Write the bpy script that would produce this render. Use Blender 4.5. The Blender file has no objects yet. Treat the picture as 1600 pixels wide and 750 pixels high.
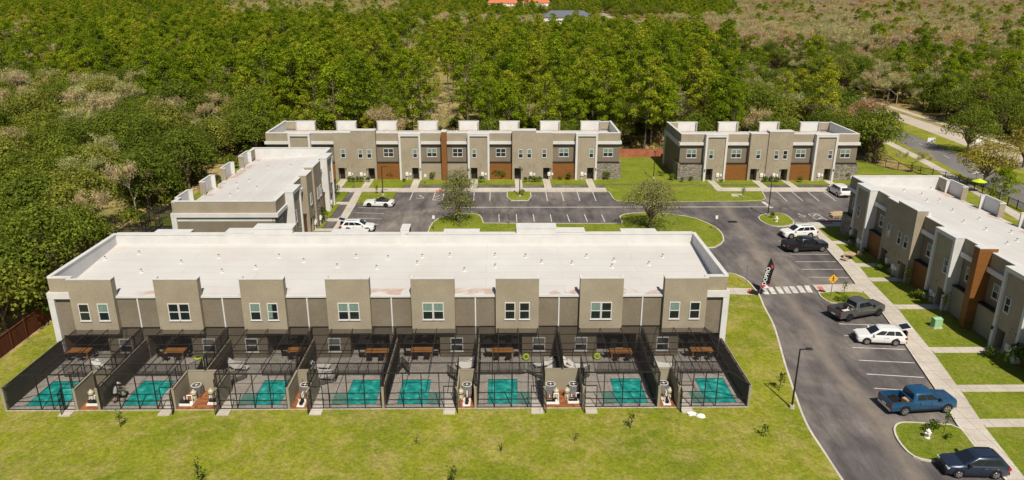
import bpy, math, random
import numpy as np
from mathutils import Vector, Matrix
R = math.radians
rng = random.Random(7)
nr = np.random.default_rng(11)
sc = bpy.context.scene
COL = sc.collection

# ------------------------------------------------------------------ camera, sky, sun, exposure
CAMH, FPX, PITCH, ROLL, PSI = 34.0, 1162.0, .3319, .0029, -.0152
cam_d = bpy.data.cameras.new("camera"); cam = bpy.data.objects.new("camera", cam_d); COL.objects.link(cam)
cam_d.sensor_width = 36; cam_d.lens = 36 * FPX / 1600; cam_d.clip_start = .5; cam_d.clip_end = 6000
_F = Vector((-math.sin(PSI) * math.cos(PITCH), math.cos(PSI) * math.cos(PITCH), -math.sin(PITCH)))
cam.matrix_world = Matrix.Translation((0, 0, CAMH)) @ (_F.to_track_quat('-Z', 'Y').to_matrix() @ Matrix.Rotation(ROLL, 3, 'Z')).to_4x4()
sc.camera = cam
SUN_AZ, SUN_EL = R(167), R(53)          # sun stands behind the camera, a little to the right
w = bpy.data.worlds.new("World"); sc.world = w; w.use_nodes = True
nt = w.node_tree; sky = nt.nodes.new('ShaderNodeTexSky'); sky.sky_type = 'NISHITA'; sky.sun_disc = False
sky.sun_elevation = SUN_EL; sky.sun_rotation = SUN_AZ; sky.altitude = 30
bg = nt.nodes['Background']; bg.inputs[1].default_value = .056; nt.links.new(sky.outputs[0], bg.inputs[0])
sun_d = bpy.data.lights.new("sun", 'SUN'); sun = bpy.data.objects.new("sun", sun_d); COL.objects.link(sun)
sun_d.energy = 5.0; sun_d.angle = R(.5); sun_d.color = (1, .92, .78)
_S = Vector((math.sin(SUN_AZ) * math.cos(SUN_EL), math.cos(SUN_AZ) * math.cos(SUN_EL), math.sin(SUN_EL)))
sun.rotation_euler = _S.to_track_quat('Z', 'Y').to_euler()
sc.view_settings.view_transform = 'Standard'; sc.view_settings.look = 'None'; sc.view_settings.gamma = 1
sc.view_settings.exposure = 0.15
sc.cycles.transparent_max_bounces = 24; sc.cycles.max_bounces = 6; sc.cycles.diffuse_bounces = 3

# survey helpers: ground position seen under a pixel of the photograph, and back
_c, _s, _cr, _sr, _cp, _sp = math.cos(PITCH), math.sin(PITCH), math.cos(ROLL), math.sin(ROLL), math.cos(PSI), math.sin(PSI)
def G(u, v, z=0.0):
    a = (u - 800) / FPX; b = (v - 375) / FPX
    dx = a * _cr + b * _sr; dy = -a * _sr + b * _cr
    Y = _c - dy * _s; Z = -_s - dy * _c; t = (z - CAMH) / Z
    x, y = dx * t, Y * t
    return (x * _cp - y * _sp, x * _sp + y * _cp)
def PX(X, Y, z):
    x = X * _cp + Y * _sp; y = -X * _sp + Y * _cp; dz = z - CAMH
    zc = y * _c - dz * _s; yc = -(y * _s + dz * _c)
    a = x / zc; b = yc / zc
    return 800 + FPX * (a * _cr - b * _sr), 375 + FPX * (a * _sr + b * _cr)

# ------------------------------------------------------------------ materials
def _ramp(n, cols):
    r = n.nodes.new('ShaderNodeValToRGB'); e = r.color_ramp.elements
    while len(e) < len(cols): e.new(.5)
    for i, (p, c) in enumerate(cols):
        e[i].position = p; e[i].color = (c[0], c[1], c[2], 1)
    return r
def newmat(name, rough=.7, spec=.3, metal=0.0):
    m = bpy.data.materials.new(name); m.use_nodes = True
    b = m.node_tree.nodes['Principled BSDF']
    b.inputs['Roughness'].default_value = rough; b.inputs['Specular IOR Level'].default_value = spec; b.inputs['Metallic'].default_value = metal
    return m, m.node_tree, b
def plain(name, c, rough=.6, spec=.3, metal=0.0):
    m, n, b = newmat(name, rough, spec, metal); b.inputs['Base Color'].default_value = (*c, 1); return m
def noise(n, scale, detail=4, rough=.55, coord='Object', vec=None, dist=0.0, stretch=None):
    tc = n.nodes.new('ShaderNodeTexCoord'); t = n.nodes.new('ShaderNodeTexNoise')
    t.inputs['Scale'].default_value = scale; t.inputs['Detail'].default_value = detail; t.inputs['Roughness'].default_value = rough
    t.inputs['Distortion'].default_value = dist
    src = tc.outputs[coord]
    if stretch:
        mp = n.nodes.new('ShaderNodeMapping'); mp.inputs['Scale'].default_value = stretch
        n.links.new(src, mp.inputs[0]); src = mp.outputs[0]
    n.links.new(src, t.inputs['Vector']); return t
def mix(n, a, b, fac, mode='MIX'):
    m = n.nodes.new('ShaderNodeMix'); m.data_type = 'RGBA'; m.blend_type = mode
    for s, v in ((0, fac), (6, a), (7, b)):
        if isinstance(v, (int, float)): m.inputs[s].default_value = v
        elif isinstance(v, tuple): m.inputs[s].default_value = (*v, 1)
        else: n.links.new(v, m.inputs[s])
    return m.outputs[2]
def bump(n, b, h, strength=.3, dist=.05):
    bp = n.nodes.new('ShaderNodeBump'); bp.inputs['Strength'].default_value = strength; bp.inputs['Distance'].default_value = dist
    n.links.new(h, bp.inputs['Height']); n.links.new(bp.outputs[0], b.inputs['Normal'])
def noisy(name, c1, c2, scale=1.0, rough=.8, fine=0, fine_amt=.25, spec=.2, bmp=0, lo=.35, hi=.65, stretch=None):
    m, n, b = newmat(name, rough, spec)
    t = noise(n, scale, 6, .6, stretch=stretch); r = _ramp(n, [(lo, c1), (hi, c2)]); n.links.new(t.outputs[0], r.inputs[0])
    col = r.outputs[0]
    if fine:
        f = noise(n, fine, 3, .7); fr = _ramp(n, [(.3, (1 - fine_amt,) * 3), (.7, (1 + fine_amt * .6,) * 3)]); n.links.new(f.outputs[0], fr.inputs[0])
        col = mix(n, col, fr.outputs[0], 1.0, 'MULTIPLY')
        if bmp: bump(n, b, f.outputs[0], bmp)
    n.links.new(col, b.inputs['Base Color']); return m
MT = {}
MT['stucco_light'] = noisy('stucco_light', (.29, .248, .182), (.34, .294, .22), .45, .9, 9, .2, bmp=.3)
MT['stucco_dark'] = noisy('stucco_dark', (.175, .146, .108), (.21, .177, .133), .45, .9, 9, .2, bmp=.3)
MT['white_trim'] = noisy('white_trim', (.54, .535, .525), (.605, .60, .585), .7, .6, 6, .05)
MT['wall_tan'] = noisy('wall_tan', (.27, .24, .18), (.31, .275, .21), .6, .9, 10, .12)
MT['dark_metal'] = plain('bronze_metal', (.018, .016, .015), .45, .4)
MT['door_dark'] = plain('door_dark', (.022, .017, .014), .5, .4)
MT['glass'] = plain('window_glass', (.012, .018, .02), .06, .9)
MT['steel'] = plain('steel', (.35, .35, .36), .35, .5, .8)
MT['fixture'] = plain('fixture_black', (.012, .012, .013), .5, .4)
MT['curtain'] = noisy('curtain_green', (.10, .17, .14), (.2, .29, .24), 3, .8, stretch=(8, 8, .5))
MT['blind'] = noisy('blind_grey', (.10, .105, .10), (.2, .2, .2), 3, .8, stretch=(.4, .4, 14))
def m_roof():
    m, n, b = newmat('roof_membrane', .75, .2)
    a = noise(n, .16, 5, .6); r = _ramp(n, [(.3, (.49, .475, .465)), (.7, (.555, .545, .535))]); n.links.new(a.outputs[0], r.inputs[0])
    br = n.nodes.new('ShaderNodeTexBrick'); tc = n.nodes.new('ShaderNodeTexCoord'); n.links.new(tc.outputs['Object'], br.inputs[0])
    br.inputs['Color1'].default_value = (1, 1, 1, 1); br.inputs['Color2'].default_value = (.965, .96, .95, 1); br.inputs['Mortar'].default_value = (.77, .75, .73, 1)
    br.inputs['Scale'].default_value = 1; br.inputs['Brick Width'].default_value = 15; br.inputs['Row Height'].default_value = 1.5; br.inputs['Mortar Size'].default_value = .02
    col = mix(n, r.outputs[0], br.outputs[0], 1.0, 'MULTIPLY')
    # rusty puddle stains that dried where water stood before the gutter
    g = noise(n, .33, 3, .5, dist=.6); g2 = noise(n, 2.5, 4, .7)
    sx = n.nodes.new('ShaderNodeSeparateXYZ'); n.links.new(tc.outputs['Object'], sx.inputs[0])
    mr = n.nodes.new('ShaderNodeMapRange'); mr.inputs[1].default_value = 10.8; mr.inputs[2].default_value = 11.3; n.links.new(sx.outputs[1], mr.inputs[0])
    gr = _ramp(n, [(.50, (0, 0, 0)), (.55, (1, 1, 1))]); n.links.new(g.outputs[0], gr.inputs[0])
    mm = n.nodes.new('ShaderNodeMath'); mm.operation = 'MULTIPLY'; n.links.new(gr.outputs[0], mm.inputs[0]); n.links.new(mr.outputs[0], mm.inputs[1])
    m3 = n.nodes.new('ShaderNodeMath'); m3.operation = 'MULTIPLY'; n.links.new(mm.outputs[0], m3.inputs[0]); n.links.new(g2.outputs[0], m3.inputs[1])
    col = mix(n, col, (.36, .17, .09), m3.outputs[0])
    # faint brown tide marks elsewhere
    q = noise(n, .12, 2, .4, dist=1.5); qr = _ramp(n, [(.60, (0, 0, 0)), (.63, (.16,) * 3), (.67, (.03,) * 3)]); n.links.new(q.outputs[0], qr.inputs[0])
    col = mix(n, col, (.5, .38, .28), qr.outputs[0])
    n.links.new(col, b.inputs['Base Color']); bump(n, b, g2.outputs[0], .05); return m
MT['roof'] = m_roof()
def m_wood():
    m, n, b = newmat('wood_siding', .6, .3)
    a = noise(n, 1.4, 5, .6, stretch=(.5, .5, 9)); r = _ramp(n, [(.3, (.17, .066, .016)), (.7, (.255, .108, .026))]); n.links.new(a.outputs[0], r.inputs[0])
    wv = n.nodes.new('ShaderNodeTexWave'); wv.wave_type = 'BANDS'; wv.bands_direction = 'Z'; wv.inputs['Scale'].default_value = 1.6
    tc = n.nodes.new('ShaderNodeTexCoord'); n.links.new(tc.outputs['Object'], wv.inputs[0])
    wr = _ramp(n, [(0, (.5,) * 3), (.12, (1,) * 3)]); n.links.new(wv.outputs[0], wr.inputs[0])
    n.links.new(mix(n, r.outputs[0], wr.outputs[0], 1.0, 'MULTIPLY'), b.inputs['Base Color']); return m
MT['wood'] = m_wood()
def m_stone():
    m, n, b = newmat('stacked_stone', .85, .2)
    tc = n.nodes.new('ShaderNodeTexCoord'); mp = n.nodes.new('ShaderNodeMapping'); mp.inputs['Scale'].default_value = (3.6, 3.6, 11); n.links.new(tc.outputs['Object'], mp.inputs[0])
    v = n.nodes.new('ShaderNodeTexVoronoi'); v.inputs['Scale'].default_value = 1; n.links.new(mp.outputs[0], v.inputs[0])
    sx = n.nodes.new('ShaderNodeSeparateColor'); n.links.new(v.outputs['Color'], sx.inputs[0])
    r = _ramp(n, [(0, (.12, .10, .085)), (.5, (.24, .21, .17)), (1, (.4, .36, .3))]); n.links.new(sx.outputs[0], r.inputs[0])
    v2 = n.nodes.new('ShaderNodeTexVoronoi'); v2.feature = 'DISTANCE_TO_EDGE'; n.links.new(mp.outputs[0], v2.inputs[0]); v2.inputs['Scale'].default_value = 1
    er = _ramp(n, [(0, (.35,) * 3), (.09, (1,) * 3)]); n.links.new(v2.outputs[0], er.inputs[0])
    n.links.new(mix(n, r.outputs[0], er.outputs[0], 1.0, 'MULTIPLY'), b.inputs['Base Color']); bump(n, b, v2.outputs[0], .5, .05); return m
MT['stone'] = m_stone()
def m_grass(name, a, bcol, straw, amt=.5, sc1=.13):
    m, n, b = newmat(name, .95, .1)
    t1 = noise(n, sc1, 6, .62, dist=.3); r1 = _ramp(n, [(.35, a), (.62, bcol)]); n.links.new(t1.outputs[0], r1.inputs[0])
    t2 = noise(n, .42, 8, .72, dist=.5); r2 = _ramp(n, [(.50 - .05 * amt, (0, 0, 0)), (.68, (amt,) * 3)]); n.links.new(t2.outputs[0], r2.inputs[0])
    col = mix(n, r1.outputs[0], straw, r2.outputs[0])
    t3 = noise(n, 3.2, 5, .8); r3 = _ramp(n, [(.34, (.58,) * 3), (.66, (1.36,) * 3)]); n.links.new(t3.outputs[0], r3.inputs[0])
    col = mix(n, col, r3.outputs[0], .85, 'MULTIPLY')
    t4 = noise(n, 14, 3, .8); r4 = _ramp(n, [(.3, (.65,) * 3), (.7, (1.3,) * 3)]); n.links.new(t4.outputs[0], r4.inputs[0])
    col = mix(n, col, r4.outputs[0], .8, 'MULTIPLY')
    n.links.new(col, b.inputs['Base Color']); bump(n, b, t4.outputs[0], .6, .1); return m
MT['lawn'] = m_grass('lawn_grass', (.155, .19, .015), (.235, .25, .022), (.38, .30, .11), .75)
MT['lawn_green'] = m_grass('watered_lawn', (.13, .175, .014), (.19, .225, .02), (.33, .26, .09), .45)
def m_forest():
    m, n, b = newmat('forest_floor', .95, .1)
    t1 = noise(n, .06, 7, .7, dist=.6); r1 = _ramp(n, [(.34, (.14, .13, .045)), (.44, (.26, .22, .08)), (.52, (.40, .29, .13)), (.58, (.34, .22, .10)), (.70, (.22, .20, .06))]); n.links.new(t1.outputs[0], r1.inputs[0])
    t3 = noise(n, 1.1, 6, .8); r3 = _ramp(n, [(.32, (.4,) * 3), (.68, (1.4,) * 3)]); n.links.new(t3.outputs[0], r3.inputs[0])
    n.links.new(mix(n, r1.outputs[0], r3.outputs[0], 1.0, 'MULTIPLY'), b.inputs['Base Color']); return m
MT['forest'] = m_forest()
MT['straw'] = noisy('dry_grass', (.20, .19, .05), (.36, .27, .12), .12, .95, 1.2, .4)
def m_asphalt():
    m, n, b = newmat('asphalt', .82, .25)
    t1 = noise(n, .09, 6, .6, dist=.8); r1 = _ramp(n, [(.3, (.078, .068, .070)), (.5, (.118, .104, .103)), (.68, (.20, .175, .152))]); n.links.new(t1.outputs[0], r1.inputs[0])
    t2 = noise(n, .6, 5, .7, stretch=(1, .25, 1)); r2 = _ramp(n, [(.36, (.66,) * 3), (.66, (1.38,) * 3)]); n.links.new(t2.outputs[0], r2.inputs[0])
    col = mix(n, r1.outputs[0], r2.outputs[0], 1.0, 'MULTIPLY')
    t3 = noise(n, 9, 3, .8); r3 = _ramp(n, [(.3, (.75,) * 3), (.7, (1.25,) * 3)]); n.links.new(t3.outputs[0], r3.inputs[0])
    col = mix(n, col, r3.outputs[0], .8, 'MULTIPLY')
    # a dusty, worn strip down the middle of the drive
    tc = n.nodes.new('ShaderNodeTexCoord'); sx = n.nodes.new('ShaderNodeSeparateXYZ'); n.links.new(tc.outputs['Object'], sx.inputs[0])
    wv = noise(n, .05, 3, .5)
    ma = n.nodes.new('ShaderNodeMath'); ma.operation = 'MULTIPLY_ADD'; n.links.new(sx.outputs[1], ma.inputs[0]); ma.inputs[1].default_value = -.085; n.links.new(sx.outputs[0], ma.inputs[2])
    mb = n.nodes.new('ShaderNodeMath'); mb.operation = 'MULTIPLY_ADD'; n.links.new(wv.outputs[0], mb.inputs[0]); mb.inputs[1].default_value = 4; n.links.new(ma.outputs[0], mb.inputs[2])
    mc = n.nodes.new('ShaderNodeMath'); mc.operation = 'SUBTRACT'; n.links.new(mb.outputs[0], mc.inputs[0]); mc.inputs[1].default_value = 28.6
    mdd = n.nodes.new('ShaderNodeMath'); mdd.operation = 'ABSOLUTE'; n.links.new(mc.outputs[0], mdd.inputs[0])
    mr = n.nodes.new('ShaderNodeMapRange'); mr.inputs[1].default_value = 0; mr.inputs[2].default_value = 1.3; mr.inputs[3].default_value = 1.1; mr.inputs[4].default_value = 0; n.links.new(mdd.outputs[0], mr.inputs[0])
    t5 = noise(n, .8, 6, .75); m5 = n.nodes.new('ShaderNodeMath'); m5.operation = 'MULTIPLY'; n.links.new(t5.outputs[0], m5.inputs[0]); n.links.new(mr.outputs[0], m5.inputs[1])
    col = mix(n, col, (.25, .21, .17), m5.outputs[0])
    n.links.new(col, b.inputs['Base Color']); bump(n, b, t3.outputs[0], .25, .03); return m
MT['asphalt'] = m_asphalt()
MT['road_asphalt'] = noisy('road_asphalt', (.15, .14, .135), (.19, .18, .17), .2, .9, 4, .15)
MT['road_concrete'] = noisy('road_concrete', (.42, .36, .29), (.5, .44, .36), .2, .9, 3, .15)
def m_concrete():
    m, n, b = newmat('concrete', .85, .2)
    a = noise(n, .25, 6, .65); r = _ramp(n, [(.3, (.43, .385, .33)), (.7, (.56, .515, .455))]); n.links.new(a.outputs[0], r.inputs[0])
    f = noise(n, 5, 4, .7); fr = _ramp(n, [(.3, (.86,) * 3), (.7, (1.08,) * 3)]); n.links.new(f.outputs[0], fr.inputs[0])
    col = mix(n, r.outputs[0], fr.outputs[0], 1.0, 'MULTIPLY')
    br = n.nodes.new('ShaderNodeTexBrick'); tc = n.nodes.new('ShaderNodeTexCoord'); n.links.new(tc.outputs['Object'], br.inputs[0]); br.offset = 0
    br.inputs['Color1'].default_value = (1, 1, 1, 1); br.inputs['Color2'].default_value = (.94, .94, .94, 1); br.inputs['Mortar'].default_value = (.6, .58, .55, 1)
    br.inputs['Scale'].default_value = 1; br.inputs['Brick Width'].default_value = 1.6; br.inputs['Row Height'].default_value = 1.6; br.inputs['Mortar Size'].default_value = .025
    n.links.new(mix(n, col, br.outputs[0], 1.0, 'MULTIPLY'), b.inputs['Base Color']); return m
MT['concrete'] = m_concrete()
MT['kerb'] = noisy('kerb_concrete', (.45, .41, .35), (.6, .56, .49), .5, .85, 5, .12)
MT['paint'] = noisy('road_paint', (.42, .4, .37), (.66, .64, .6), 1.2, .7, 7, .2)
MT['red_pad'] = noisy('red_tactile', (.5, .13, .09), (.6, .2, .15), 1.5, .8, 12, .2)
def m_paver():
    m, n, b = newmat('pavers', .85, .2)
    br = n.nodes.new('ShaderNodeTexBrick'); tc = n.nodes.new('ShaderNodeTexCoord'); n.links.new(tc.outputs['Object'], br.inputs[0])
    br.inputs['Color1'].default_value = (.43, .39, .35, 1); br.inputs['Color2'].default_value = (.36, .33, .30, 1); br.inputs['Mortar'].default_value = (.24, .22, .2, 1)
    br.inputs['Scale'].default_value = 1; br.inputs['Brick Width'].default_value = .45; br.inputs['Row Height'].default_value = .3; br.inputs['Mortar Size'].default_value = .02
    a = noise(n, 1.2, 5, .7); r = _ramp(n, [(.3, (.85,) * 3), (.7, (1.15,) * 3)]); n.links.new(a.outputs[0], r.inputs[0])
    n.links.new(mix(n, br.outputs[0], r.outputs[0], 1.0, 'MULTIPLY'), b.inputs['Base Color']); return m
MT['paver'] = m_paver()
def m_water():
    m, n, b = newmat('pool_water', .08, .5)
    v = n.nodes.new('ShaderNodeTexVoronoi'); v.feature = 'SMOOTH_F1'; v.inputs['Scale'].default_value = 3.2
    tc = n.nodes.new('ShaderNodeTexCoord'); nz = noise(n, 1.3, 2, .5); mx = mix(n, tc.outputs['Object'], nz.outputs[1], .35); n.links.new(mx, v.inputs[0])
    r = _ramp(n, [(.1, (.004, .22, .195)), (.42, (.008, .33, .295)), (.62, (.03, .46, .42)), (.8, (.2, .78, .72))]); n.links.new(v.outputs[0], r.inputs[0])
    n.links.new(r.outputs[0], b.inputs['Base Color'])
    f = noise(n, 4, 3, .6); bump(n, b, f.outputs[0], .35, .1); return m
MT['water'] = m_water()
MT['pool_tile'] = plain('pool_tile', (.02, .10, .12), .3, .5)
MT['table_wood'] = noisy('table_wood', (.34, .14, .035), (.46, .21, .06), 2, .6, stretch=(6, .6, 1))
MT['mulch'] = noisy('mulch_red', (.17, .055, .022), (.36, .15, .06), 3, .95, 14, .5)
MT['plastic_black'] = plain('plastic_black', (.015, .015, .016), .4, .4)
MT['plastic_white'] = plain('plastic_white', (.72, .71, .68), .5, .4)
MT['pump_tan'] = plain('pump_tan', (.42, .38, .28), .5, .3)
MT['cloth_white'] = plain('cloth_white', (.6, .59, .56), .8, .2)
MT['fence_wood'] = noisy('fence_redwood', (.105, .033, .02), (.17, .055, .03), 1, .85, 6, .3, stretch=(6, 6, .4))
MT['brick_wall'] = noisy('fence_terracotta', (.30, .10, .055), (.40, .15, .085), 1, .85, 6, .2)
MT['bark'] = noisy('bark', (.10, .075, .05), (.2, .155, .11), 3, .95, 8, .3)
MT['pale_bark'] = noisy('pale_bark', (.22, .18, .13), (.33, .28, .21), 2, .95, 8, .3)
MT['tyre'] = plain('tyre', (.014, .014, .014), .8, .2)
MT['rim'] = plain('alloy_rim', (.42, .42, .43), .3, .5, .7)
MT['rim_dark'] = plain('dark_rim', (.05, .05, .05), .4, .5, .5)
MT['car_glass'] = plain('car_glass', (.012, .016, .022), .05, .8)
MT['lamp_glass'] = plain('headlamp_glass', (.5, .52, .54), .12, .7)
MT['tail_red'] = plain('tail_red', (.35, .012, .012), .25, .5)
MT['trim_black'] = plain('trim_black', (.013, .013, .014), .55, .3)
MT['chrome'] = plain('chrome', (.6, .6, .6), .2, .5, .9)
def paintm(name, c, metal=.2, rough=.28):
    m, n, b = newmat(name, rough, .5, metal); b.inputs['Base Color'].default_value = (*c, 1)
    b.inputs['Coat Weight'].default_value = .7; b.inputs['Coat Roughness'].default_value = .08; return m
MT['blue_paint'] = paintm('blue_paint', (.012, .075, .17)); MT['navy_paint'] = paintm('navy_paint', (.028, .042, .075), .4)
MT['white_paint'] = paintm('white_paint', (.70, .70, .69), 0); MT['grey_paint'] = paintm('grey_paint', (.13, .132, .135), .5)
MT['black_paint'] = paintm('black_paint', (.012, .012, .013)); MT['green_box'] = plain('utility_green', (.28, .48, .28), .6)
MT['yellow'] = plain('sign_yellow', (.78, .42, .02), .5); MT['sign_red'] = plain('sign_red', (.6, .03, .025), .5); MT['sign_white'] = plain('sign_white', (.72, .74, .74), .5)
MT['cardboard'] = plain('cardboard', (.36, .2, .1), .9); MT['pallet'] = noisy('pallet_wood', (.36, .26, .15), (.55, .42, .27), 2, .9, 8, .2)
MT['lime'] = plain('lime_vinyl', (.45, .62, .02), .4); MT['skin'] = plain('skin', (.35, .19, .12), .6); MT['shirt'] = plain('shirt_grey', (.5, .53, .53), .9); MT['shorts'] = plain('shorts_dark', (.02, .022, .03), .9)
MT['banner_black'] = plain('banner_black', (.012, .01, .012), .8); MT['banner_red'] = plain('banner_red', (.42, .05, .06), .8)
MT['roof_grey'] = plain('roof_shingle_grey', (.12, .13, .16), .8); MT['roof_red'] = noisy('roof_tile_red', (.42, .12, .06), (.52, .18, .09), .4, .9)
def m_screen(t_=.825):
    m = bpy.data.materials.new('insect_screen'); m.use_nodes = True; n = m.node_tree; n.nodes.remove(n.nodes['Principled BSDF'])
    out = n.nodes['Material Output']; tr = n.nodes.new('ShaderNodeBsdfTransparent'); df = n.nodes.new('ShaderNodeBsdfDiffuse'); df.inputs[0].default_value = (.02, .018, .018, 1)
    ge = n.nodes.new('ShaderNodeNewGeometry'); dt = n.nodes.new('ShaderNodeVectorMath'); dt.operation = 'DOT_PRODUCT'
    n.links.new(ge.outputs['Normal'], dt.inputs[0]); n.links.new(ge.outputs['Incoming'], dt.inputs[1])
    ab = n.nodes.new('ShaderNodeMath'); ab.operation = 'ABSOLUTE'; n.links.new(dt.outputs['Value'], ab.inputs[0])
    mxm = n.nodes.new('ShaderNodeMath'); mxm.operation = 'MAXIMUM'; n.links.new(ab.outputs[0], mxm.inputs[0]); mxm.inputs[1].default_value = .08
    dv = n.nodes.new('ShaderNodeMath'); dv.operation = 'DIVIDE'; dv.inputs[0].default_value = 1; n.links.new(mxm.outputs[0], dv.inputs[1])
    pw = n.nodes.new('ShaderNodeMath'); pw.operation = 'POWER'; pw.inputs[0].default_value = t_; n.links.new(dv.outputs[0], pw.inputs[1])
    ms = n.nodes.new('ShaderNodeMixShader'); n.links.new(pw.outputs[0], ms.inputs[0]); n.links.new(df.outputs[0], ms.inputs[1]); n.links.new(tr.outputs[0], ms.inputs[2])
    n.links.new(ms.outputs[0], out.inputs[0]); return m
MT['screen'] = m_screen(); MT['screen_roof'] = m_screen(.775)
def m_leaf(name, c1, c2, c3=None, trans=.3):
    m = bpy.data.materials.new(name); m.use_nodes = True; n = m.node_tree; n.nodes.remove(n.nodes['Principled BSDF'])
    out = n.nodes['Material Output']; oi = n.nodes.new('ShaderNodeObjectInfo')
    r = _ramp(n, [(0, c1), (.6, c2), (1, c3 or c2)]); n.links.new(oi.outputs['Random'], r.inputs[0])
    t = noise(n, .55, 3, .6); rr = _ramp(n, [(.3, (.6,) * 3), (.7, (1.35,) * 3)]); n.links.new(t.outputs[0], rr.inputs[0])
    ge = n.nodes.new('ShaderNodeNewGeometry'); rg = _ramp(n, [(0, (.55,) * 3), (1, (1.4,) * 3)]); n.links.new(ge.outputs['Random Per Island'], rg.inputs[0])
    col = mix(n, r.outputs[0], rr.outputs[0], 1.0, 'MULTIPLY'); col = mix(n, col, rg.outputs[0], 1.0, 'MULTIPLY')
    d = n.nodes.new('ShaderNodeBsdfDiffuse'); tl = n.nodes.new('ShaderNodeBsdfTranslucent'); n.links.new(col, d.inputs[0]); n.links.new(col, tl.inputs[0])
    ms = n.nodes.new('ShaderNodeMixShader'); ms.inputs[0].default_value = trans; n.links.new(d.outputs[0], ms.inputs[1]); n.links.new(tl.outputs[0], ms.inputs[2]); n.links.new(ms.outputs[0], out.inputs[0]); return m
MT['leaf_oak'] = m_leaf('oak_leaves', (.13, .175, .024), (.19, .235, .030), (.27, .28, .05), .45)
MT['leaf_grey'] = m_leaf('live_oak_leaves', (.22, .225, .085), (.24, .235, .09), (.26, .25, .10), .4)
MT['leaf_tan'] = m_leaf('tan_twigs', (.42, .39, .17), (.47, .44, .20), (.37, .38, .14), .3)
MT['leaf_pine'] = m_leaf('pine_needles', (.13, .20, .012), (.24, .31, .016), (.34, .35, .03), .4)
MT['leaf_bare'] = m_leaf('dry_twigs', (.48, .38, .19), (.54, .44, .24), (.52, .40, .16), .3)
MT['leaf_red'] = m_leaf('russet_twigs', (.46, .27, .15), (.52, .35, .20), (.55, .44, .30), .3)
MT['leaf_yellow'] = m_leaf('yellow_leaves', (.27, .25, .04), (.30, .26, .05), (.33, .24, .04))
MT['leaf_shrub'] = m_leaf('shrub_leaves', (.06, .10, .02), (.10, .15, .02), (.16, .19, .03))
MT['leaf_under'] = m_leaf('undergrowth_leaves', (.18, .19, .04), (.32, .28, .09), (.42, .30, .13))

# ------------------------------------------------------------------ mesh helpers
class MB:
    def __init__(s): s.v = []; s.f = []; s.mi = []; s.m = 0
    def add(s, vs, fs):
        o = len(s.v); s.v += [tuple(p) for p in vs]
        for f in fs: s.f.append(tuple(i + o for i in f)); s.mi.append(s.m)
        return s
    def box(s, x0, x1, y0, y1, z0, z1):
        if x1 < x0: x0, x1 = x1, x0
        if y1 < y0: y0, y1 = y1, y0
        return s.add([(x0, y0, z0), (x1, y0, z0), (x1, y1, z0), (x0, y1, z0), (x0, y0, z1), (x1, y0, z1), (x1, y1, z1), (x0, y1, z1)],
                     [(0, 3, 2, 1), (4, 5, 6, 7), (0, 1, 5, 4), (1, 2, 6, 5), (2, 3, 7, 6), (3, 0, 4, 7)])
    def bar(s, a, b, r=.05, r2=None):      # square bar between two points
        a = Vector(a); b = Vector(b); d = (b - a).normalized(); u = d.cross(Vector((0, 0, 1)))
        if u.length < 1e-3: u = Vector((1, 0, 0))
        u.normalize(); w_ = u.cross(d); r2 = r2 or r
        return s.add([a + u * r + w_ * r, a - u * r + w_ * r, a - u * r - w_ * r, a + u * r - w_ * r, b + u * r2 + w_ * r2, b - u * r2 + w_ * r2, b - u * r2 - w_ * r2, b + u * r2 - w_ * r2],
                     [(0, 1, 2, 3), (7, 6, 5, 4), (0, 4, 5, 1), (1, 5, 6, 2), (2, 6, 7, 3), (3, 7, 4, 0)])
    def tube(s, a, b, r, r2=None, n=10, caps=True):
        a = Vector(a); b = Vector(b); d = (b - a).normalized(); u = d.cross(Vector((0, 0, 1)))
        if u.length < 1e-3: u = Vector((1, 0, 0))
        u.normalize(); w_ = u.cross(d); r2 = r if r2 is None else r2
        vs = [a + (u * math.cos(t) + w_ * math.sin(t)) * r for t in [2 * math.pi * i / n for i in range(n)]] + [b + (u * math.cos(t) + w_ * math.sin(t)) * r2 for t in [2 * math.pi * i / n for i in range(n)]]
        fs = [(i, i + n, (i + 1) % n + n, (i + 1) % n) for i in range(n)]
        if caps: fs += [tuple(range(n)), tuple(reversed(range(n, 2 * n)))]
        return s.add(vs, fs)
    def prism(s, pts, z0, z1):
        n = len(pts); ar = sum(pts[i][0] * pts[(i + 1) % n][1] - pts[(i + 1) % n][0] * pts[i][1] for i in range(n))
        if ar < 0: pts = list(reversed(pts))
        return s.add([(x, y, z0) for x, y in pts] + [(x, y, z1) for x, y in pts], [tuple(reversed(range(n))), tuple(range(n, 2 * n))] + [(i, (i + 1) % n, (i + 1) % n + n, i + n) for i in range(n)])
    def quad(s, *p): return s.add(p, [tuple(range(len(p)))])
    def mesh(s, name, mats, smooth=None):
        me = bpy.data.meshes.new(name); me.from_pydata(s.v, [], s.f)
        for m in (mats if isinstance(mats, (list, tuple)) else [mats]): me.materials.append(MT[m] if isinstance(m, str) else m)
        me.polygons.foreach_set('material_index', s.mi)
        if smooth: 
            me.shade_smooth(); me.set_sharp_from_angle(angle=R(smooth))
        me.update(); return me
    def build(s, name, mats, parent=None, loc=None, rot=None, smooth=None):
        return link(s.mesh(name, mats, smooth), name, parent, loc, rot)
def link(me, name, parent=None, loc=None, rot=None):
    o = bpy.data.objects.new(name, me); COL.objects.link(o)
    if parent: o.parent = parent
    if loc: o.location = loc
    if rot: o.rotation_euler = rot if isinstance(rot, tuple) else (0, 0, rot)
    return o
def tag(o, label=None, cat=None, group=None, kind=None):
    if label: o['label'] = label
    if cat: o['category'] = cat
    if group: o['group'] = group
    if kind: o['kind'] = kind
    return o
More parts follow.
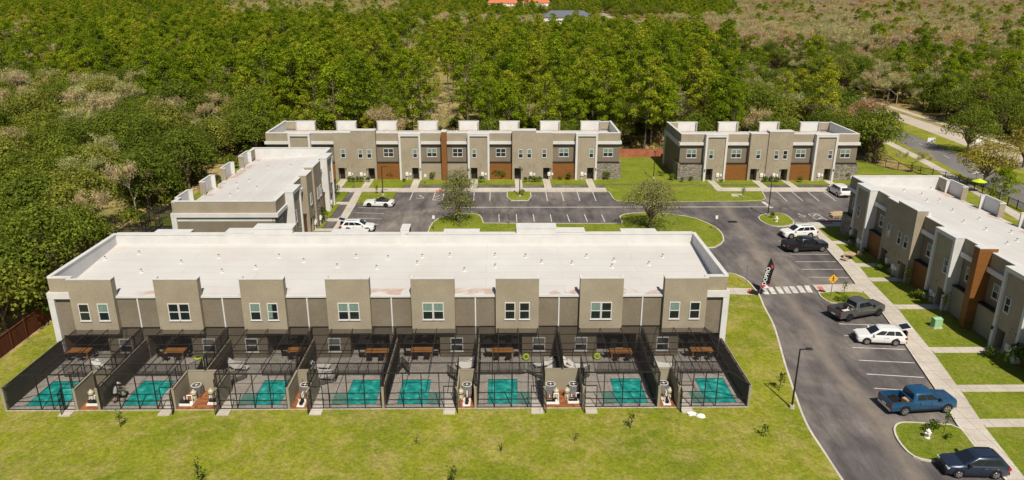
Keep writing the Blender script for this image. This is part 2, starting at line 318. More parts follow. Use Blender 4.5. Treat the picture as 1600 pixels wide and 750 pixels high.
def thing(name, label, cat, loc=(0, 0, 0), rz=0, group=None):
    o = bpy.data.objects.new(name, None); COL.objects.link(o); o.location = loc; o.rotation_euler = (0, 0, rz); o.empty_display_size = .3
    return tag(o, label, cat, group)
def kids(o): return [c for c in ALLK.get(o.name, [])]
def copy_tree(o, loc, rz=0, label=None, group=None, scale=None):
    def rec(a, par):
        c = a.copy(); COL.objects.link(c); c.parent = par
        for k in list(a.children): rec(k, c)
        return c
    c = rec(o, None); c.location = loc; c.rotation_euler = (0, 0, rz)
    if label: c['label'] = label
    if group: c['group'] = group
    if scale: c.scale = (scale,) * 3 if isinstance(scale, (int, float)) else scale
    return c

# ------------------------------------------------------------------ ground, drives, lawns
LZ = .12
def struct(name, mb, m): return tag(mb.build(name, m), kind='structure')
g_ = MB(); g_.quad((-2600, -60, -.06), (2600, -60, -.06), (2600, 4200, -.06), (-2600, 4200, -.06)); struct('ground', g_, 'forest')
g_ = MB(); g_.box(-30, 64, 22, 128.6, -.3, 0); struct('parking_lot', g_, 'asphalt')
def P(pts, z=LZ): return [G(*p, z) if p[0] != 'm' else (p[1], p[2]) for p in pts]
def rounded(pts, k=2):     # Chaikin smoothing on marked corners is overkill; a plain pass is enough for kerb curves
    for _ in range(k):
        q = []
        for i in range(len(pts)):
            a, b = pts[i], pts[(i + 1) % len(pts)]
            q += [(a[0] * .75 + b[0] * .25, a[1] * .75 + b[1] * .25), (a[0] * .25 + b[0] * .75, a[1] * .25 + b[1] * .75)]
        pts = q
    return pts
def slab(name, pts, m, z=LZ, z0=-.25): 
    mb = MB(); mb.prism(pts, z0, z); return struct(name, mb, m)
def offset_path(pts, d):
    out = []
    for i in range(len(pts)):
        a = Vector(pts[max(i - 1, 0)]); b = Vector(pts[min(i + 1, len(pts) - 1)]); t = (b - a).normalized()
        out.append((pts[i][0] - t.y * d, pts[i][1] + t.x * d))
    return out
def strip(name, pts, wl, wr, m, z=LZ, z0=-.25, closed=False):   # ribbon along a path, wl to the left and wr to the right
    if closed: pts = pts + [pts[0], pts[1]]
    L_, R_ = offset_path(pts, wl), offset_path(pts, -wr)
    if closed: L_, R_ = L_[1:], R_[1:]
    if closed: L_[0] = L_[-1]; R_[0] = R_[-1]
    mb = MB(); n = len(L_)
    vs = []
    for i in range(n): vs += [(*L_[i], z), (*R_[i], z), (*L_[i], z0), (*R_[i], z0)]
    fs = []
    for i in range(n - 1):
        a = 4 * i; b = a + 4
        fs += [(a, a + 1, b + 1, b), (a, b, b + 2, a + 2), (a + 1, a + 3, b + 3, b + 1)]
    if not closed: fs += [(0, 2, 3, 1), (4 * n - 4, 4 * n - 3, 4 * n - 1, 4 * n - 2)]
    mb.add(vs, fs); return struct(name, mb, m)
def spline(pts, k=2):
    for _ in range(k):
        q = [pts[0]]
        for a, b in zip(pts, pts[1:]): q += [(a[0] * .75 + b[0] * .25, a[1] * .75 + b[1] * .25), (a[0] * .25 + b[0] * .75, a[1] * .25 + b[1] * .75)]
        pts = q + [pts[-1]]
    return pts
# west drive edge (kerb) from the bottom of the picture to the junction behind the near building
kerbW = spline(P([('m', 23.9, 30), ('m', 24.5, 40), (1314, 749), (1287, 707), (1258, 663.6), (1240, 613), (1225.6, 570), (1218, 541), (1207.6, 505), (1193, 480), (1186, 461), (1178.8, 451), (1169, 440), (1159.6, 432.8), (1150, 428.8), (1138, 426), ('m', 20, 85.2), ('m', -26, 85.2)]))
slab('lawn', kerbW + [('m', 0, 0)][:0] + [(-26, 76), (-47.3, 76), (-47.3, 10), (23.5, 10)], 'lawn')
strip('kerb', kerbW, .02, .16, 'kerb', LZ + .015)
# lawn west of the fence line to the side of the left building
slab('lawn', [(-26.2, 76.1), (-26.2, 128.8), (-52, 128.8), (-52, 76.1)], 'lawn_green', LZ - .003)
# island lawn behind the near building
isl = P([(669, 367), (672, 355.6), (678, 346), (689.6, 339), (705, 335.5), (733, 333), (747, 334.5), (752, 340), (753.5, 347.6), (757, 349), (970, 349.5), (974, 347.5), (969, 340), (971, 336), (985, 333), (1015, 332), (1050, 335), (1080, 339), (1100, 346), (1120, 356), (1129, 367), (1130, 378), (1112, 388), ('m', 22, 95.2), ('m', -10, 95.2), ('m', -13.5, 97)])
isl = rounded(isl, 1); slab('lawn', isl, 'lawn_green'); strip('kerb', isl, .16, .0, 'kerb', LZ + .015, closed=True)
# lawn before the middle-left building, the long walk, its far lawn
midL = P([('m', -50, 128.7)], LZ) 
slab('lawn', P([('m', -26.1, 128.7), (558, 317), (611.5, 313.3), (621.7, 298)]) + [(-17, 128.7)], 'lawn_green', LZ + .002)
slab('lawn', [(-52, 128.7), (-52, 152), (71.5, 152), (76, 140), (83, 131), (84, 128.7)], 'lawn_green', LZ + .001)
lawnC = P([(945, 290), (945, 298), (952, 300), (957, 310), (963, 314), (988, 315.3), (1047, 315.3), (1188, 314.3), (1196, 311), (1197, 309), (1191, 298), (1191, 290)])
slab('lawn', lawnC, 'lawn_green', LZ + .004); strip('kerb', spline(lawnC[1:-1], 1), .14, .0, 'kerb', LZ + .018)
slab('lawn', P([(793, 298), (793, 308), (799, 312.7), (825, 312.7), (829, 307), (828.3, 298)]), 'lawn_green', LZ + .004); strip('kerb', P([(793, 298), (793, 308), (799, 312.7), (825, 312.7), (829, 307), (828.3, 298)]), .0, .14, 'kerb', LZ + .018)
# walks along the fronts
yB = G(700, 299.3, LZ)[1]; yB2 = G(700, 293.6, LZ)[1]
strip('sidewalk', [(-36, (yB + yB2) / 2), (G(947, 297)[0], (yB + yB2) / 2)], (yB2 - yB) / 2, (yB2 - yB) / 2, 'concrete', LZ + .010)
strip('sidewalk', [(G(1118, 297)[0], (yB + yB2) / 2), (63, (yB + yB2) / 2)], (yB2 - yB) / 2, (yB2 - yB) / 2, 'concrete', LZ + .010)
wE = P([(558, 294), (524, 352), ('m', -24.8, 92), ('m', -24.8, 86)]); wE2 = P([(568.5, 294), (554.5, 322), (532, 359), ('m', -22.0, 92), ('m', -22.0, 86)])
slab('sidewalk', wE + wE2[::-1], 'concrete', LZ + .014)
# east walk and lawn
eL = P([(1257.5, 349.4), (1269.6, 358.8), (1290, 386.5), (1316, 416), (1337, 443.8), (1358, 464.6), (1380, 491), (1416, 541), (1460, 606), (1495.6, 663.6), (1524, 699.6), (1569, 748)]) + [(36.4, 30)]
eR = P([(1310, 349), (1278, 357), (1313, 388), (1344, 418), (1365, 444), (1405, 485), (1431, 518), (1456, 548), (1503, 613), (1539, 667), (1600, 745)]) + [(38.0, 30)]
slab('lawn', eL + [(52, 30), (52, 104.5), (50, 104.5)], 'lawn_green', LZ)
slab('sidewalk', eL + eR[::-1], 'concrete', LZ + .008)
slab('sidewalk', P([(1241, 347.6), (1316, 347), (1318, 354), (1262, 353)]), 'concrete', LZ + .013)
strip('kerb', eL[2:], .12, .0, 'kerb', LZ + .02)
def isle(px, k=1, m='lawn_green'):
    p = rounded(P(px), k); slab('lawn', p, m, LZ + .002); strip('kerb', p, .15 * (1 if sum(p[i][0] * p[(i + 1) % len(p)][1] - p[(i + 1) % len(p)][0] * p[i][1] for i in range(len(p))) < 0 else 0), .15 * (0 if sum(p[i][0] * p[(i + 1) % len(p)][1] - p[(i + 1) % len(p)][0] * p[i][1] for i in range(len(p))) < 0 else 1), 'kerb', LZ + .017, closed=True)
isle([(1185.5, 341), (1188, 336.7), (1197, 334), (1219, 332.5), (1229, 336), (1242.5, 348), (1229, 353), (1210, 353), (1194, 348)])
slab('sidewalk', P([(1269, 445), (1339, 443.5), (1352, 455), (1278.5, 456)]), 'concrete', LZ + .012)
isle([(1279, 456), (1284.4, 464), (1294, 470.4), (1307, 473.6), (1330, 475), (1368, 472), (1354, 455.3)])
isle([(1503, 665), (1434.7, 661), (1410, 660), (1400, 665), (1399, 675), (1407, 691), (1424, 710), (1445, 718), (1467, 718.5), (1532, 702)])
slab('pavement', P([(1276, 448), (1284, 447.5), (1289, 454), (1281, 454.5)], LZ), 'red_pad', LZ + .02)
slab('pavement', P([(1169, 452), (1177, 452), (1184, 459.5), (1172, 460)], LZ), 'red_pad', LZ + .02)
slab('sidewalk', P([(1184, 461), (1173, 450.5)]) + [(22.8, G(1140, 450)[1]), (22.8, G(1140, 459)[1])], 'concrete', LZ + .009)
slab('pavement', P([(681, 297.6), (692, 297.6), (692, 299.4), (681, 299.4)], LZ), 'red_pad', LZ + .02)
slab('pavement', P([(1283, 347.3), (1299, 347.1), (1303, 350.3), (1287, 350.8)], LZ), 'red_pad', LZ + .02)
# paths to the doors of the right-hand row
for yy, xa in ((97.0, 45.4), (88.2, 45.5), (83.3, 44.8), (75.2, 43.9), (64.9, 42.2), (57.6, 40.6), (52.1, 39.3), (44.5, 38.4)):
    slab('path', [(xa, yy - .6), (xa, yy + .6), (49.8, yy + .6), (49.8, yy - .6)], 'concrete', LZ + .006)
# paths to doors of the far rows
for u in (500, 536, 577, 651, 741, 810, 854, 921): 
    x = G(u, 284)[0]; x2 = G(u + (760 - u) * .03, 292)[0]; slab('path', [(x - .65, 132.6), (x + .65, 132.6), (x + .65, yB2 - .2), (x - .65, yB2 - .2)], 'concrete', LZ + .006)
for u in (1110, 1180, 1226, 1292):
    x = G(u, 283)[0]; slab('path', [(x - .65, 131.5), (x + .65, 131.5), (x + .65, yB2 - .2), (x - .65, yB2 - .2)], 'concrete', LZ + .006)
for yy in (97, 103, 108, 117): slab('path', [(-28, yy - .6), (-28, yy + .6), (-24, yy + .6), (-24, yy - .6)], 'concrete', LZ + .006)
slab('pavement', P([(1142, 303), (1158, 303), (1162, 307), (1144, 307)]), 'concrete', LZ + .02)
# painted markings
mk = MB()
def line(a, b, wd=.13, z=.006):
    a = Vector((*G(*a), 0)); b = Vector((*G(*b), 0)); t = (b - a).normalized(); nn = Vector((-t.y, t.x, 0)) * wd / 2
    mk.quad(*[(p.x, p.y, z) for p in (a - nn, b - nn, b + nn, a + nn)])
LN = [((1311, 506), (1371, 508)), ((1319, 524), (1390, 526)), ((1332, 543), (1414.6, 546)), ((1341.5, 562.8), (1429, 567)), ((1354, 584.4), (1443.4, 589.8)), ((1366, 606.7), (1456, 612)), ((1242.8, 409), (1306, 409)), ((1253, 420.8), (1317, 420.8)), ((1262, 433), (1327, 433.6)), ((1234, 397), (1296, 397.5)), ((1217, 376.5), (1285, 376)), ((1225, 387), (1291, 386.5)),
      ((741, 300.7), (740, 314)), ((766, 300.7), (765.3, 314)), ((852.8, 300), (855.5, 314)), ((877, 300), (881, 314)), ((902, 300), (906, 314)), ((926, 300), (931.5, 314)), ((645.7, 300), (640, 313)),
      ((779.5, 334.8), (780, 346.5)), ((806.7, 334.8), (807.7, 346.5)), ((833, 334.8), (835, 346.5)), ((859.7, 334.8), (862, 346.5)), ((886, 334.8), (890, 346.5)), ((913, 334.8), (918, 346.5)), ((940, 334.8), (945, 346.5)),
      ((559.8, 324.4), (604.8, 325.3)), ((555.6, 332.4), (600, 333.6)), ((550.8, 340.8), (596.4, 342)), ((545, 350), (592, 350.8)),
      ((1213.3, 299.5), (1230, 314.5)), ((1237, 299.5), (1254.7, 314)), ((1262, 299.5), (1280, 314)), ((1286.7, 299.5), (1306, 314)),
      ((680, 301), (676, 313)), ((694, 301), (691, 313.3)), ((676, 313), (691, 313.3)), ((677, 309), (693, 303)), ((676, 313), (692, 308)),
      ((1263, 334.5), (1276.5, 333.8)), ((1276.5, 333.8), (1294, 345)), ((1263, 334.5), (1281, 347)), ((1268, 338), (1281, 337)), ((1274, 342.5), (1287, 341)), ((1276, 334), (1268, 338.5)), ((1285, 339), (1275, 343))]
for a, b in LN: line(a, b)
line((1192, 315), (1205, 325), .6)
struct('parking_lines', mk, 'paint')
mk = MB()
for i in range(7):
    t = [(1192, 449, 1198.5, 460), (1203, 448.5, 1210, 459.5), (1215, 448, 1221.5, 458.7), (1226.5, 447.7, 1233, 458.5), (1237, 447.3, 1244, 458), (1248.5, 446.7, 1255.5, 457.3), (1260, 446, 1266.5, 457)][i]
    line((t[0], t[1]), (t[2], t[3]), .6, .007)
struct('crosswalk_markings', mk, 'paint')
mk = MB()
yv = G(850, 323.7)[1]
mk.box(-9, 44, yv - .12, yv + .12, -.1, .006); struct('valley_gutter', mk, 'kerb')
def handicap(u, v, s=1.3):      # wheelchair symbol painted in a stall
    global mk
    mk = MB(); x, y = G(u, v); 
    for i in range(16):
        a0, a1 = [R(200 + 230 * k / 16) for k in (i, i + 1)]
        mk.quad(*[(x + rr * s * math.cos(a) * .5, y + rr * s * math.sin(a) * .5 - .1, .006) for rr, a in ((.8, a0), (1, a0), (1, a1), (.8, a1))])
    for a, b in (((0, 1.3), (0, .4)), ((0, .4), (.6, .4)), ((.6, .4), (.9, -.3)), ((0, .85), (.5, .85))):
        a = Vector((x + a[0] * s * .6, y + a[1] * s * .6)); b = Vector((x + b[0] * s * .6, y + b[1] * s * .6)); t = (b - a).normalized() * .07
        mk.quad((a.x - t.y, a.y + t.x, .009), (a.x + t.y, a.y - t.x, .009), (b.x + t.y, b.y - t.x, .009), (b.x - t.y, b.y + t.x, .009))
    mk.prism([(x + .16 * math.cos(k) * s, y + .95 * s + .16 * s * math.sin(k)) for k in [i * math.pi / 5 for i in range(10)]], .004, .010)
    struct('accessible_parking_symbol', mk, 'paint')
handicap(656, 308.5); handicap(1252, 337.2, 1.1)
# manhole / drain grates
mk = MB(); x, y = G(1144.5, 346.5); mk.box(x - .7, x + .7, y - .5, y + .5, -.1, .01); tag(mk.build('storm_drain', 'trim_black'), 'dark storm drain grate in the asphalt beside the lawn point', 'drain')
# divided road beyond, top right
nearL = P([(1466, 271), (1425, 252), (1385, 233.6)], 0); nearR = P([(1472, 249.6), (1430, 232), (1391, 215)], 0)
def ext(p, n): return p
cN = [(80.0, 60), (84, 90), (88.2, 118), (92, 140), (94.7, 165), (97, 195), (98, 230), (98.5, 290), (100, 420), (106, 560), (110, 800), (110, 1200)]
cF = [(97, 60), (100, 90), (103.5, 118), (106, 142), (107.3, 165), (107.8, 195), (108, 230), (108.5, 290), (109, 420), (114, 560), (118, 800), (118, 1200)]
strip('road', spline(cN), 3.9, 3.9, 'road_asphalt', .02); strip('road', spline(cF), 3.7, 3.7, 'road_concrete', .03)
med = [((a[0] + b[0]) / 2, a[1]) for a, b in zip(cN, cF)]
strip('median_grass', spline(med), 3.0, 3.0, 'lawn', .05); strip('verge_grass', spline([(x - 6.9, y) for x, y in cN]), 5, 3.0, 'lawn', .04); strip('verge_grass', spline([(x + 6, y) for x, y in cF]), 2.6, 4.2, 'straw', .04)
strip('sidewalk', spline([(x - 6.6, y) for x, y in cN]), 1.0, 1.0, 'concrete', .07); strip('sidewalk', spline([(x + 6.6, y) for x, y in cF]), 1.0, 1.0, 'road_concrete', .07)
mk = MB()
for i in range(60):
    y = 90 + i * 12; x = np.interp(y, [p[1] for p in cN], [p[0] for p in cN]); x2 = np.interp(y + 3, [p[1] for p in cN], [p[0] for p in cN]); mk.quad((x - .08, y, .026), (x + .08, y, .026), (x2 + .08, y + 3, .026), (x2 - .08, y + 3, .026))
struct('road_dashes', mk, 'paint')
# clearing of dry grass in the pine wood
def blob(name, cx, cy, rx, ry, m, z=-.03, n=40, sd=1):
    r_ = random.Random(sd); ph = [r_.uniform(0, 6) for _ in range(3)]
    pts = [(cx + rx * math.cos(t) * (1 + .18 * math.sin(3 * t + ph[0]) + .1 * math.sin(7 * t + ph[1])), cy + ry * math.sin(t) * (1 + .18 * math.sin(2 * t + ph[2]))) for t in [2 * math.pi * i / n for i in range(n)]]
    mb = MB(); mb.add([(x, y, z) for x, y in pts], [tuple(range(n))]); return struct(name, mb, m)
blob('clearing', *G(688, 150), 14, 75, 'straw', sd=3); blob('clearing', *G(375, 165), 6, 16, 'straw', sd=4); blob('clearing', *G(165, 335), 9, 12, 'straw', sd=5)
blob('clearing', *G(640, 40), 60, 60, 'straw', sd=6)

# ------------------------------------------------------------------ townhouse rows
WC = {}
def window_mesh(wd, ht, nx, ny, cur):
    k = (wd, ht, nx, ny, cur)
    if k in WC: return WC[k]
    f = MB(); t = .075
    f.box(-wd / 2, -wd / 2 + t, -.07, .05, 0, ht); f.box(wd / 2 - t, wd / 2, -.07, .05, 0, ht)
    f.box(-wd / 2 + t, wd / 2 - t, -.07, .05, 0, t); f.box(-wd / 2 + t, wd / 2 - t, -.07, .05, ht - t, ht)
    for i in range(1, nx): x = -wd / 2 + wd * i / nx; f.box(x - t * .6, x + t * .6, -.066, .05, t, ht - t)
    for i in range(1, ny):
        z = ht * i / ny
        for j in range(nx): f.box(-wd / 2 + wd * j / nx + t, -wd / 2 + wd * (j + 1) / nx - t, -.055, .05, z - t * .5, z + t * .5)
    f.box(-wd / 2 - .05, wd / 2 + .05, -.1, .05, -.06, 0)
    p = MB(); z0, z1 = t, ht - t; x0, x1 = -wd / 2 + t, wd / 2 - t
    p.m = 0; p.quad((x0, -.025, z0), (x1, -.025, z0), (x1, -.025, z1), (x0, -.025, z1))
    if cur:
        p.m = 1; zc = ht * (.5 if cur in (1, 3) else .08)
        a = x0; b = x1 if cur != 2 else x0 + (x1 - x0) * .45
        p.quad((a, -.030, zc + .04), (b, -.030, zc + .04), (b, -.030, z1), (a, -.030, z1))
    WC[k] = (f.mesh('frame', 'white_trim'), p.mesh('pane', ['glass', 'curtain' if cur != 3 else 'blind'])); return WC[k]
def window(par, x, y, z, wd, ht, nx=1, ny=2, cur=0, rz=0):
    f, p = window_mesh(wd, ht, nx, ny, cur)
    o = bpy.data.objects.new('window', f); COL.objects.link(o); o.parent = par; o.location = (x, y, z); o.rotation_euler = (0, 0, rz)
    q = bpy.data.objects.new('pane', p); COL.objects.link(q); q.parent = o
_dm = None
def door(par, x, y, z=.1):
    global _dm
    if _dm is None:
        d = MB(); d.box(-.48, .48, -.05, .03, 0, 2.1); d.box(-.3, .3, -.065, .0, .25, .95); d.box(-.3, .3, -.065, .0, 1.15, 1.85)
        h = MB(); h.box(.34, .40, -.12, -.05, .95, 1.1); _dm = (d.mesh('door', 'door_dark'), h.mesh('handle', 'steel'))
    o = link(_dm[0], 'door', par, (x, y, z)); link(_dm[1], 'handle', o)
    return o
def meter(par, x, y):
    m = MB(); m.box(x - .25, x + .25, y - .22, y - .004, .9, 1.55); m.tube((x, y - .3, 1.25), (x, y - .2, 1.25), .14); m.bar((x, y - .06, .1), (x, y - .06, .9), .04)
    m.box(x + .45, x + .75, y - .18, y - .004, 1.0, 1.4); m.build('utility_meter', 'plastic_white', par)
    c = MB()
    for dx, z in ((-.2, 3.0), (.5, 2.75), (-.3, 2.6)): MB().box(x + dx - .09, x + dx + .09, y - .07, y - .004, z, z + .14).build('wall_vent', 'stucco_light', par)
def wlamp(par, x, y, z=2.0):
    m = MB(); m.box(x - .07, x + .07, y - .16, y - .004, z, z + .32); m.build('wall_lamp', 'fixture', par)

PAT8 = [('END', 4.2), ('FL', 3.9), ('RW', 4.1), ('TLT', 7.5), ('RW', 4.1), ('FR', 3.9), ('RT', 3.75), ('COL', .9), ('RT', 3.75), ('FL', 3.9), ('RW', 4.1), ('TTL', 7.3), ('RW', 4.1), ('FR', 3.9), ('END', 4.2)]
PAT4 = [('END', 4.2), ('FL', 3.9), ('RW', 4.1), ('TLT', 7.5), ('RW', 4.1), ('FR', 3.9), ('END', 4.2)]
def building(name, label, loc, rz, L, pat, D=12.4, rear=False, cseed=1):
    cr_ = random.Random(cseed); cur = lambda: cr_.choice([0, 1, 1, 3, 2])
    b = thing(name, label, 'townhouse row', loc, rz)
    k = L / sum(w_ for _, w_ in pat); P_ = 1.3
    NM = (('recessed_wall', 'stucco_dark'), ('wall', 'stucco_light'), ('white_frame', 'white_trim'), ('wood_cladding', 'wood'), ('stone_cladding', 'stone'))
    S_ = [MB() for _ in range(5)]      # dark stucco, light stucco, white trim, wood, stone
    def flush(names={}):               # each bay's walls, frames and claddings become parts of their own
        for mb_, (nm, mt_) in zip(S_, NM):
            if mb_.v: mb_.build(names.get(nm, nm), mt_, b); mb_.v, mb_.f, mb_.mi = [], [], []
    wd, wl, wt, ww, wst = S_
    H_ = 8.5
    # roof deck, slopes to the gutter at the back
    r = MB(); zf, zr = 7.45, 6.62
    r.add([(.3, .35, zf), (L - .3, .35, zf), (L - .3, D - .02, zr), (.3, D - .02, zr)], [(0, 1, 2, 3)])
    rf = r.build('roof', 'roof', b)
    # parapet: white inside and on top, stucco outside
    par = MB()
    par.box(0.03, L - .03, .02, .36, 6.0, H_); par.box(0, .3, .36, D + .02, 6.0, H_); par.box(L - .3, L, .36, D + .02, 6.0, H_)
    for x0, x1 in ((0, .3), (L - .3, L)): par.box(x0 - .05, x1 + .05, -.02, D + .06, H_, H_ + .1)
    par.box(.25, L - .25, -.28, .40, H_ + .002, H_ + .098)
    par.build('parapet', 'white_trim', b)
    x = 0
    for kd, w_ in pat:
        w_ *= k; x1 = x + w_
        if kd in ('END', 'RW', 'RT'):
            wd.box(x + (0 if x > .1 else .0), x1, 0, .016, .0, 7.1)
            wd.box(x, x1, .016, .3, 0, 5.9)
            xa, xb = (x - .003 if x > .1 else -.25), (x1 if x1 < L - .1 else L + .25)
            wl.box(xa + (.25 if x < .1 else 0), xb - (.25 if x1 > L - .1 else 0), -.25, .02, 7.06, H_)
            wt.box(xa, xb, -.48, -.002, 6.56, 7.06)
            cx = (x + x1) / 2
            window(b, cx, -.0, 4.15, 1.8, 1.55, 2, 2, cr_.choice([0, 1, 1, 1]))
            m_ = {'END': wst, 'RW': ww, 'RT': wl}[kd]; m_.box(x + .02, x1 - .02, -.6, 0, 0, 3.15)
            MB().box(x + .004, x1 - .004, -.68, -.003, 3.15, 3.27).build('ledge', 'dark_metal', b)
        elif kd in ('FL', 'FR'):
            pw = .36
            wt.box(x, x + pw, -P_, .3, 0, H_); wt.box(x1 - pw, x1, -P_, .3, 0, H_); wt.box(x + pw, x1 - pw, -P_, .34, H_ - .34, H_ - .004)
            wt.box(x - .03, x1 + .03, -P_ - .03, .35, H_, H_ + .105)
            a, c = x + pw, x1 - pw; dx = a + .15 if kd == 'FL' else c - 1.35
            y0 = -P_ + .22
            wl.box(a, dx, y0, 0, 0, H_ - .34); wl.box(dx + 1.2, c, y0, 0, 0, H_ - .34); wl.box(dx, dx + 1.2, y0, 0, 2.35, H_ - .34)
            wd.box(a, c, .0, .05, 0, 2.5)
            door(b, dx + .6, -.01); window(b, dx + .65, y0, 4.2, .8, 1.6, 1, 2, cur())
            meter(b, (dx + 1.2 + c) / 2 if kd == 'FL' else (a + dx) / 2, y0); wlamp(b, x + pw / 2 if kd == 'FL' else x1 - pw / 2, -P_)
            wt.box(a, c, y0 - .03, y0, H_ - .40, H_ - .34)
        elif kd == 'COL':
            ww.box(x, x1, -1.6, .3, 0, 8.98); wt.box(x - .02, x1 + .02, .302, .4, 6.5, 8.98); wt.box(x - .03, x1 + .03, -1.63, .42, 8.98, 9.08)
        else:
            lo, hi = w_ * .42, w_ * .58
            parts = [(x, x + lo, 8.72, -1.05, 0), (x + lo, x1, 9.15, -P_, 1)] if kd == 'TLT' else [(x, x + hi, 9.15, -P_, 1), (x + hi, x1, 8.72, -1.05, 0)]
            for a, c, hz, y0, big in parts:
                # door alcove: small part has it in its middle-left, tall part at its outer side
                if kd == 'TLT': dx = a + .5 if not big else c - 1.6
                else: dx = a + .4 if big else c - 1.7
                wl.box(a, dx, y0, 0, 0, hz); wl.box(dx + 1.2, c, y0, 0, 0, hz); wl.box(dx, dx + 1.2, y0, 0, 2.35, hz)
                wt.box(a, c, .004, .378, 6.2, hz); wt.box(a - .03, c + .03, y0 - .03, .41, hz, hz + .1)
                wd.box(dx - .1, dx + 1.3, .0, .05, 0, 2.5); door(b, dx + .6, -.01)
                if big:
                    for fx in (.36, .72): window(b, a + (c - a) * fx, y0, 4.2, .82, 1.6, 1, 2, cur())
                else: window(b, (a + c) / 2, y0, 4.2, .82, 1.6, 1, 2, cur())
                meter(b, a + (c - a) * (.35 if dx > (a + c) / 2 else .8), y0); wlamp(b, dx + (1.4 if dx < (a + c) / 2 else -.2), y0); flush({'wall': 'tower', 'white_frame': 'tower_cap'})
        flush({'TLT': {'wall': 'tower'}, 'TTL': {'wall': 'tower'}, 'FL': {'wall': 'entry_wall'}, 'FR': {'wall': 'entry_wall'}, 'COL': {'wood_cladding': 'wood_column'}}.get(kd, {'white_frame': 'white_band'}))
        x = x1
    # side walls
    for sx in (0, 1):
        x0, xo = (0, -1) if sx == 0 else (L, 1)
        a, c = (x0 - .0, x0 + .28) if sx == 0 else (x0 - .28, x0)
        wd.box(a + .002, c - .002, .31, D - .3, 0, 6.5)
        o0, o1 = (x0 - .012, x0 + .02) if sx == 0 else (x0 - .02, x0 + .012)
        wl.box(o0, o1, .0, D, 7.05, H_ - .004)
        e0, e1 = (x0 - .25, x0 - .003) if sx == 0 else (x0 + .003, x0 + .25)
        wt.box(e0, e1, -.002, D - .35, 6.562, 7.058)
        wt.box(e0, e1, D - .35, D - .002, 0, 7.06)
        if sx == 0: wst.box(-.28, -.004, -.58, 3.0, 0, 3.15)
        else: wst.box(L + .004, L + .28, -.58, 3.0, 0, 3.15)
        flush({'recessed_wall': 'side_wall', 'wall': 'parapet_face'})
    # rear: piers with windows, gutter walls between them
    n = int(round(L / 7.85)); u = L / n
    for i in range(n):
        c = (i + .5) * u; bw = 2.0
        wl.box(c - bw, c + bw, D - .25, D + .5, 2.95 if rear else 0, 6.6)
        wl.box(c - bw, c + bw, D + .34, D + .5, 6.6, 8.4); wt.box(c - bw + .16, c + bw - .16, D + .31, D + .34, 6.62, 8.398)
        for s_, xs in ((-1, c - bw), (1, c + bw)):      # thin parapet returns, open toward the roof
            wl.box(xs, xs - s_ * .16, D - .25, D + .34, 6.6, 8.4); wt.box(xs - s_ * .16, xs - s_ * .19, D - .25, D + .31, 6.62, 8.398)
            wt.box(xs + s_ * .03, xs - s_ * .22, D - .28, D + .29, 8.4, 8.49)
        wt.box(c - bw - .03, c + bw + .03, D + .29, D + .53, 8.4, 8.5)
        gap = [1.75, 1.0, 1.6, 1.0, 1.0, 1.35, 1.0, 1.9][::-1][i % 8]
        for s_ in (-1, 1): window(b, c + s_ * gap / 2, D + .5, 4.35, .98, 1.72, 1, 2, cr_.choice([0, 0, 1, 2, 1]), R(180))
        # gutter walls
        for a, d in ((i * u + (.3 if i == 0 else 0), c - bw), (c + bw, (i + 1) * u - (.3 if i == n - 1 else 0))):
            wt.box(a, d, D - .05, D + .14, 6.44, 6.62)
            fx = MB(); 
        wd.box(i * u + (.0 if i else .0), (i + 1) * u, D - .26, D, 2.95, 6.44)
        if i: MB().box(i * u - .06, i * u + .06, D + .004, D + .1, .2, 6.44).box(i * u - .06, i * u + .06, D + .1, D + .35, .15, .27).build('downspout', 'white_trim', b)
        # ground floor with a covered lanai (typ L or R as seen from the garden)
        lt = ['L', 'L', 'R', 'R', 'L', 'L', 'R', 'R'][::-1][i % 8]
        if rear:
            # seen from behind, local x runs right to left
            if lt == 'L': la, lb, wx = (i + 1) * u - 4.4, (i + 1) * u - .35, (i + 1) * u - 6.0
            else: la, lb, wx = i * u + .35, i * u + 4.1, (i + 1) * u - 2.2
            wd.box(i * u, la, D - .26, D, 0, 2.95); wd.box(lb, (i + 1) * u, D - .26, D, 0, 2.95); wd.box(la, lb, D - .26, D, 2.62, 2.95)
            wd.box(la - .2, la, D - 2.3, D - .26, 0, 2.75); wd.box(lb, lb + .2, D - 2.3, D - .26, 0, 2.75)
            wd.box(la, lb, D - 2.3, D - .26, 2.64, 2.75); MB().box(la, lb, D - 2.5, D - 2.3, 0, 2.75).build('lanai_wall', 'stucco_light', b)
            window(b, wx, D, .8, 1.2, 1.42, 1, 2, cr_.choice([0, 3, 3]), R(180))
            sl = MB(); sw = (lb - la - .4) / 3
            for j in range(4): xx = la + .2 + j * sw; sl.box(xx - .035, xx + .035, D - 2.3, D - 2.2, .1, 2.45)
            sl.box(la + .2, lb - .2, D - 2.3, D - 2.19, 2.4, 2.5); sl.box(la + .2, lb - .2, D - 2.3, D - 2.19, .1, .18)
            s_ = sl.build('sliding_door', 'dark_metal', b)
            MB().quad((lb - .2, D - 2.25, .14), (la + .2, D - 2.25, .14), (la + .2, D - 2.25, 2.42), (lb - .2, D - 2.25, 2.42)).build('pane', 'glass', s_)
        else: wd.box(i * u, (i + 1) * u, D - .26, D, 0, 2.95)
        flush({'wall': 'rear_pier', 'white_frame': 'pier_cap'})
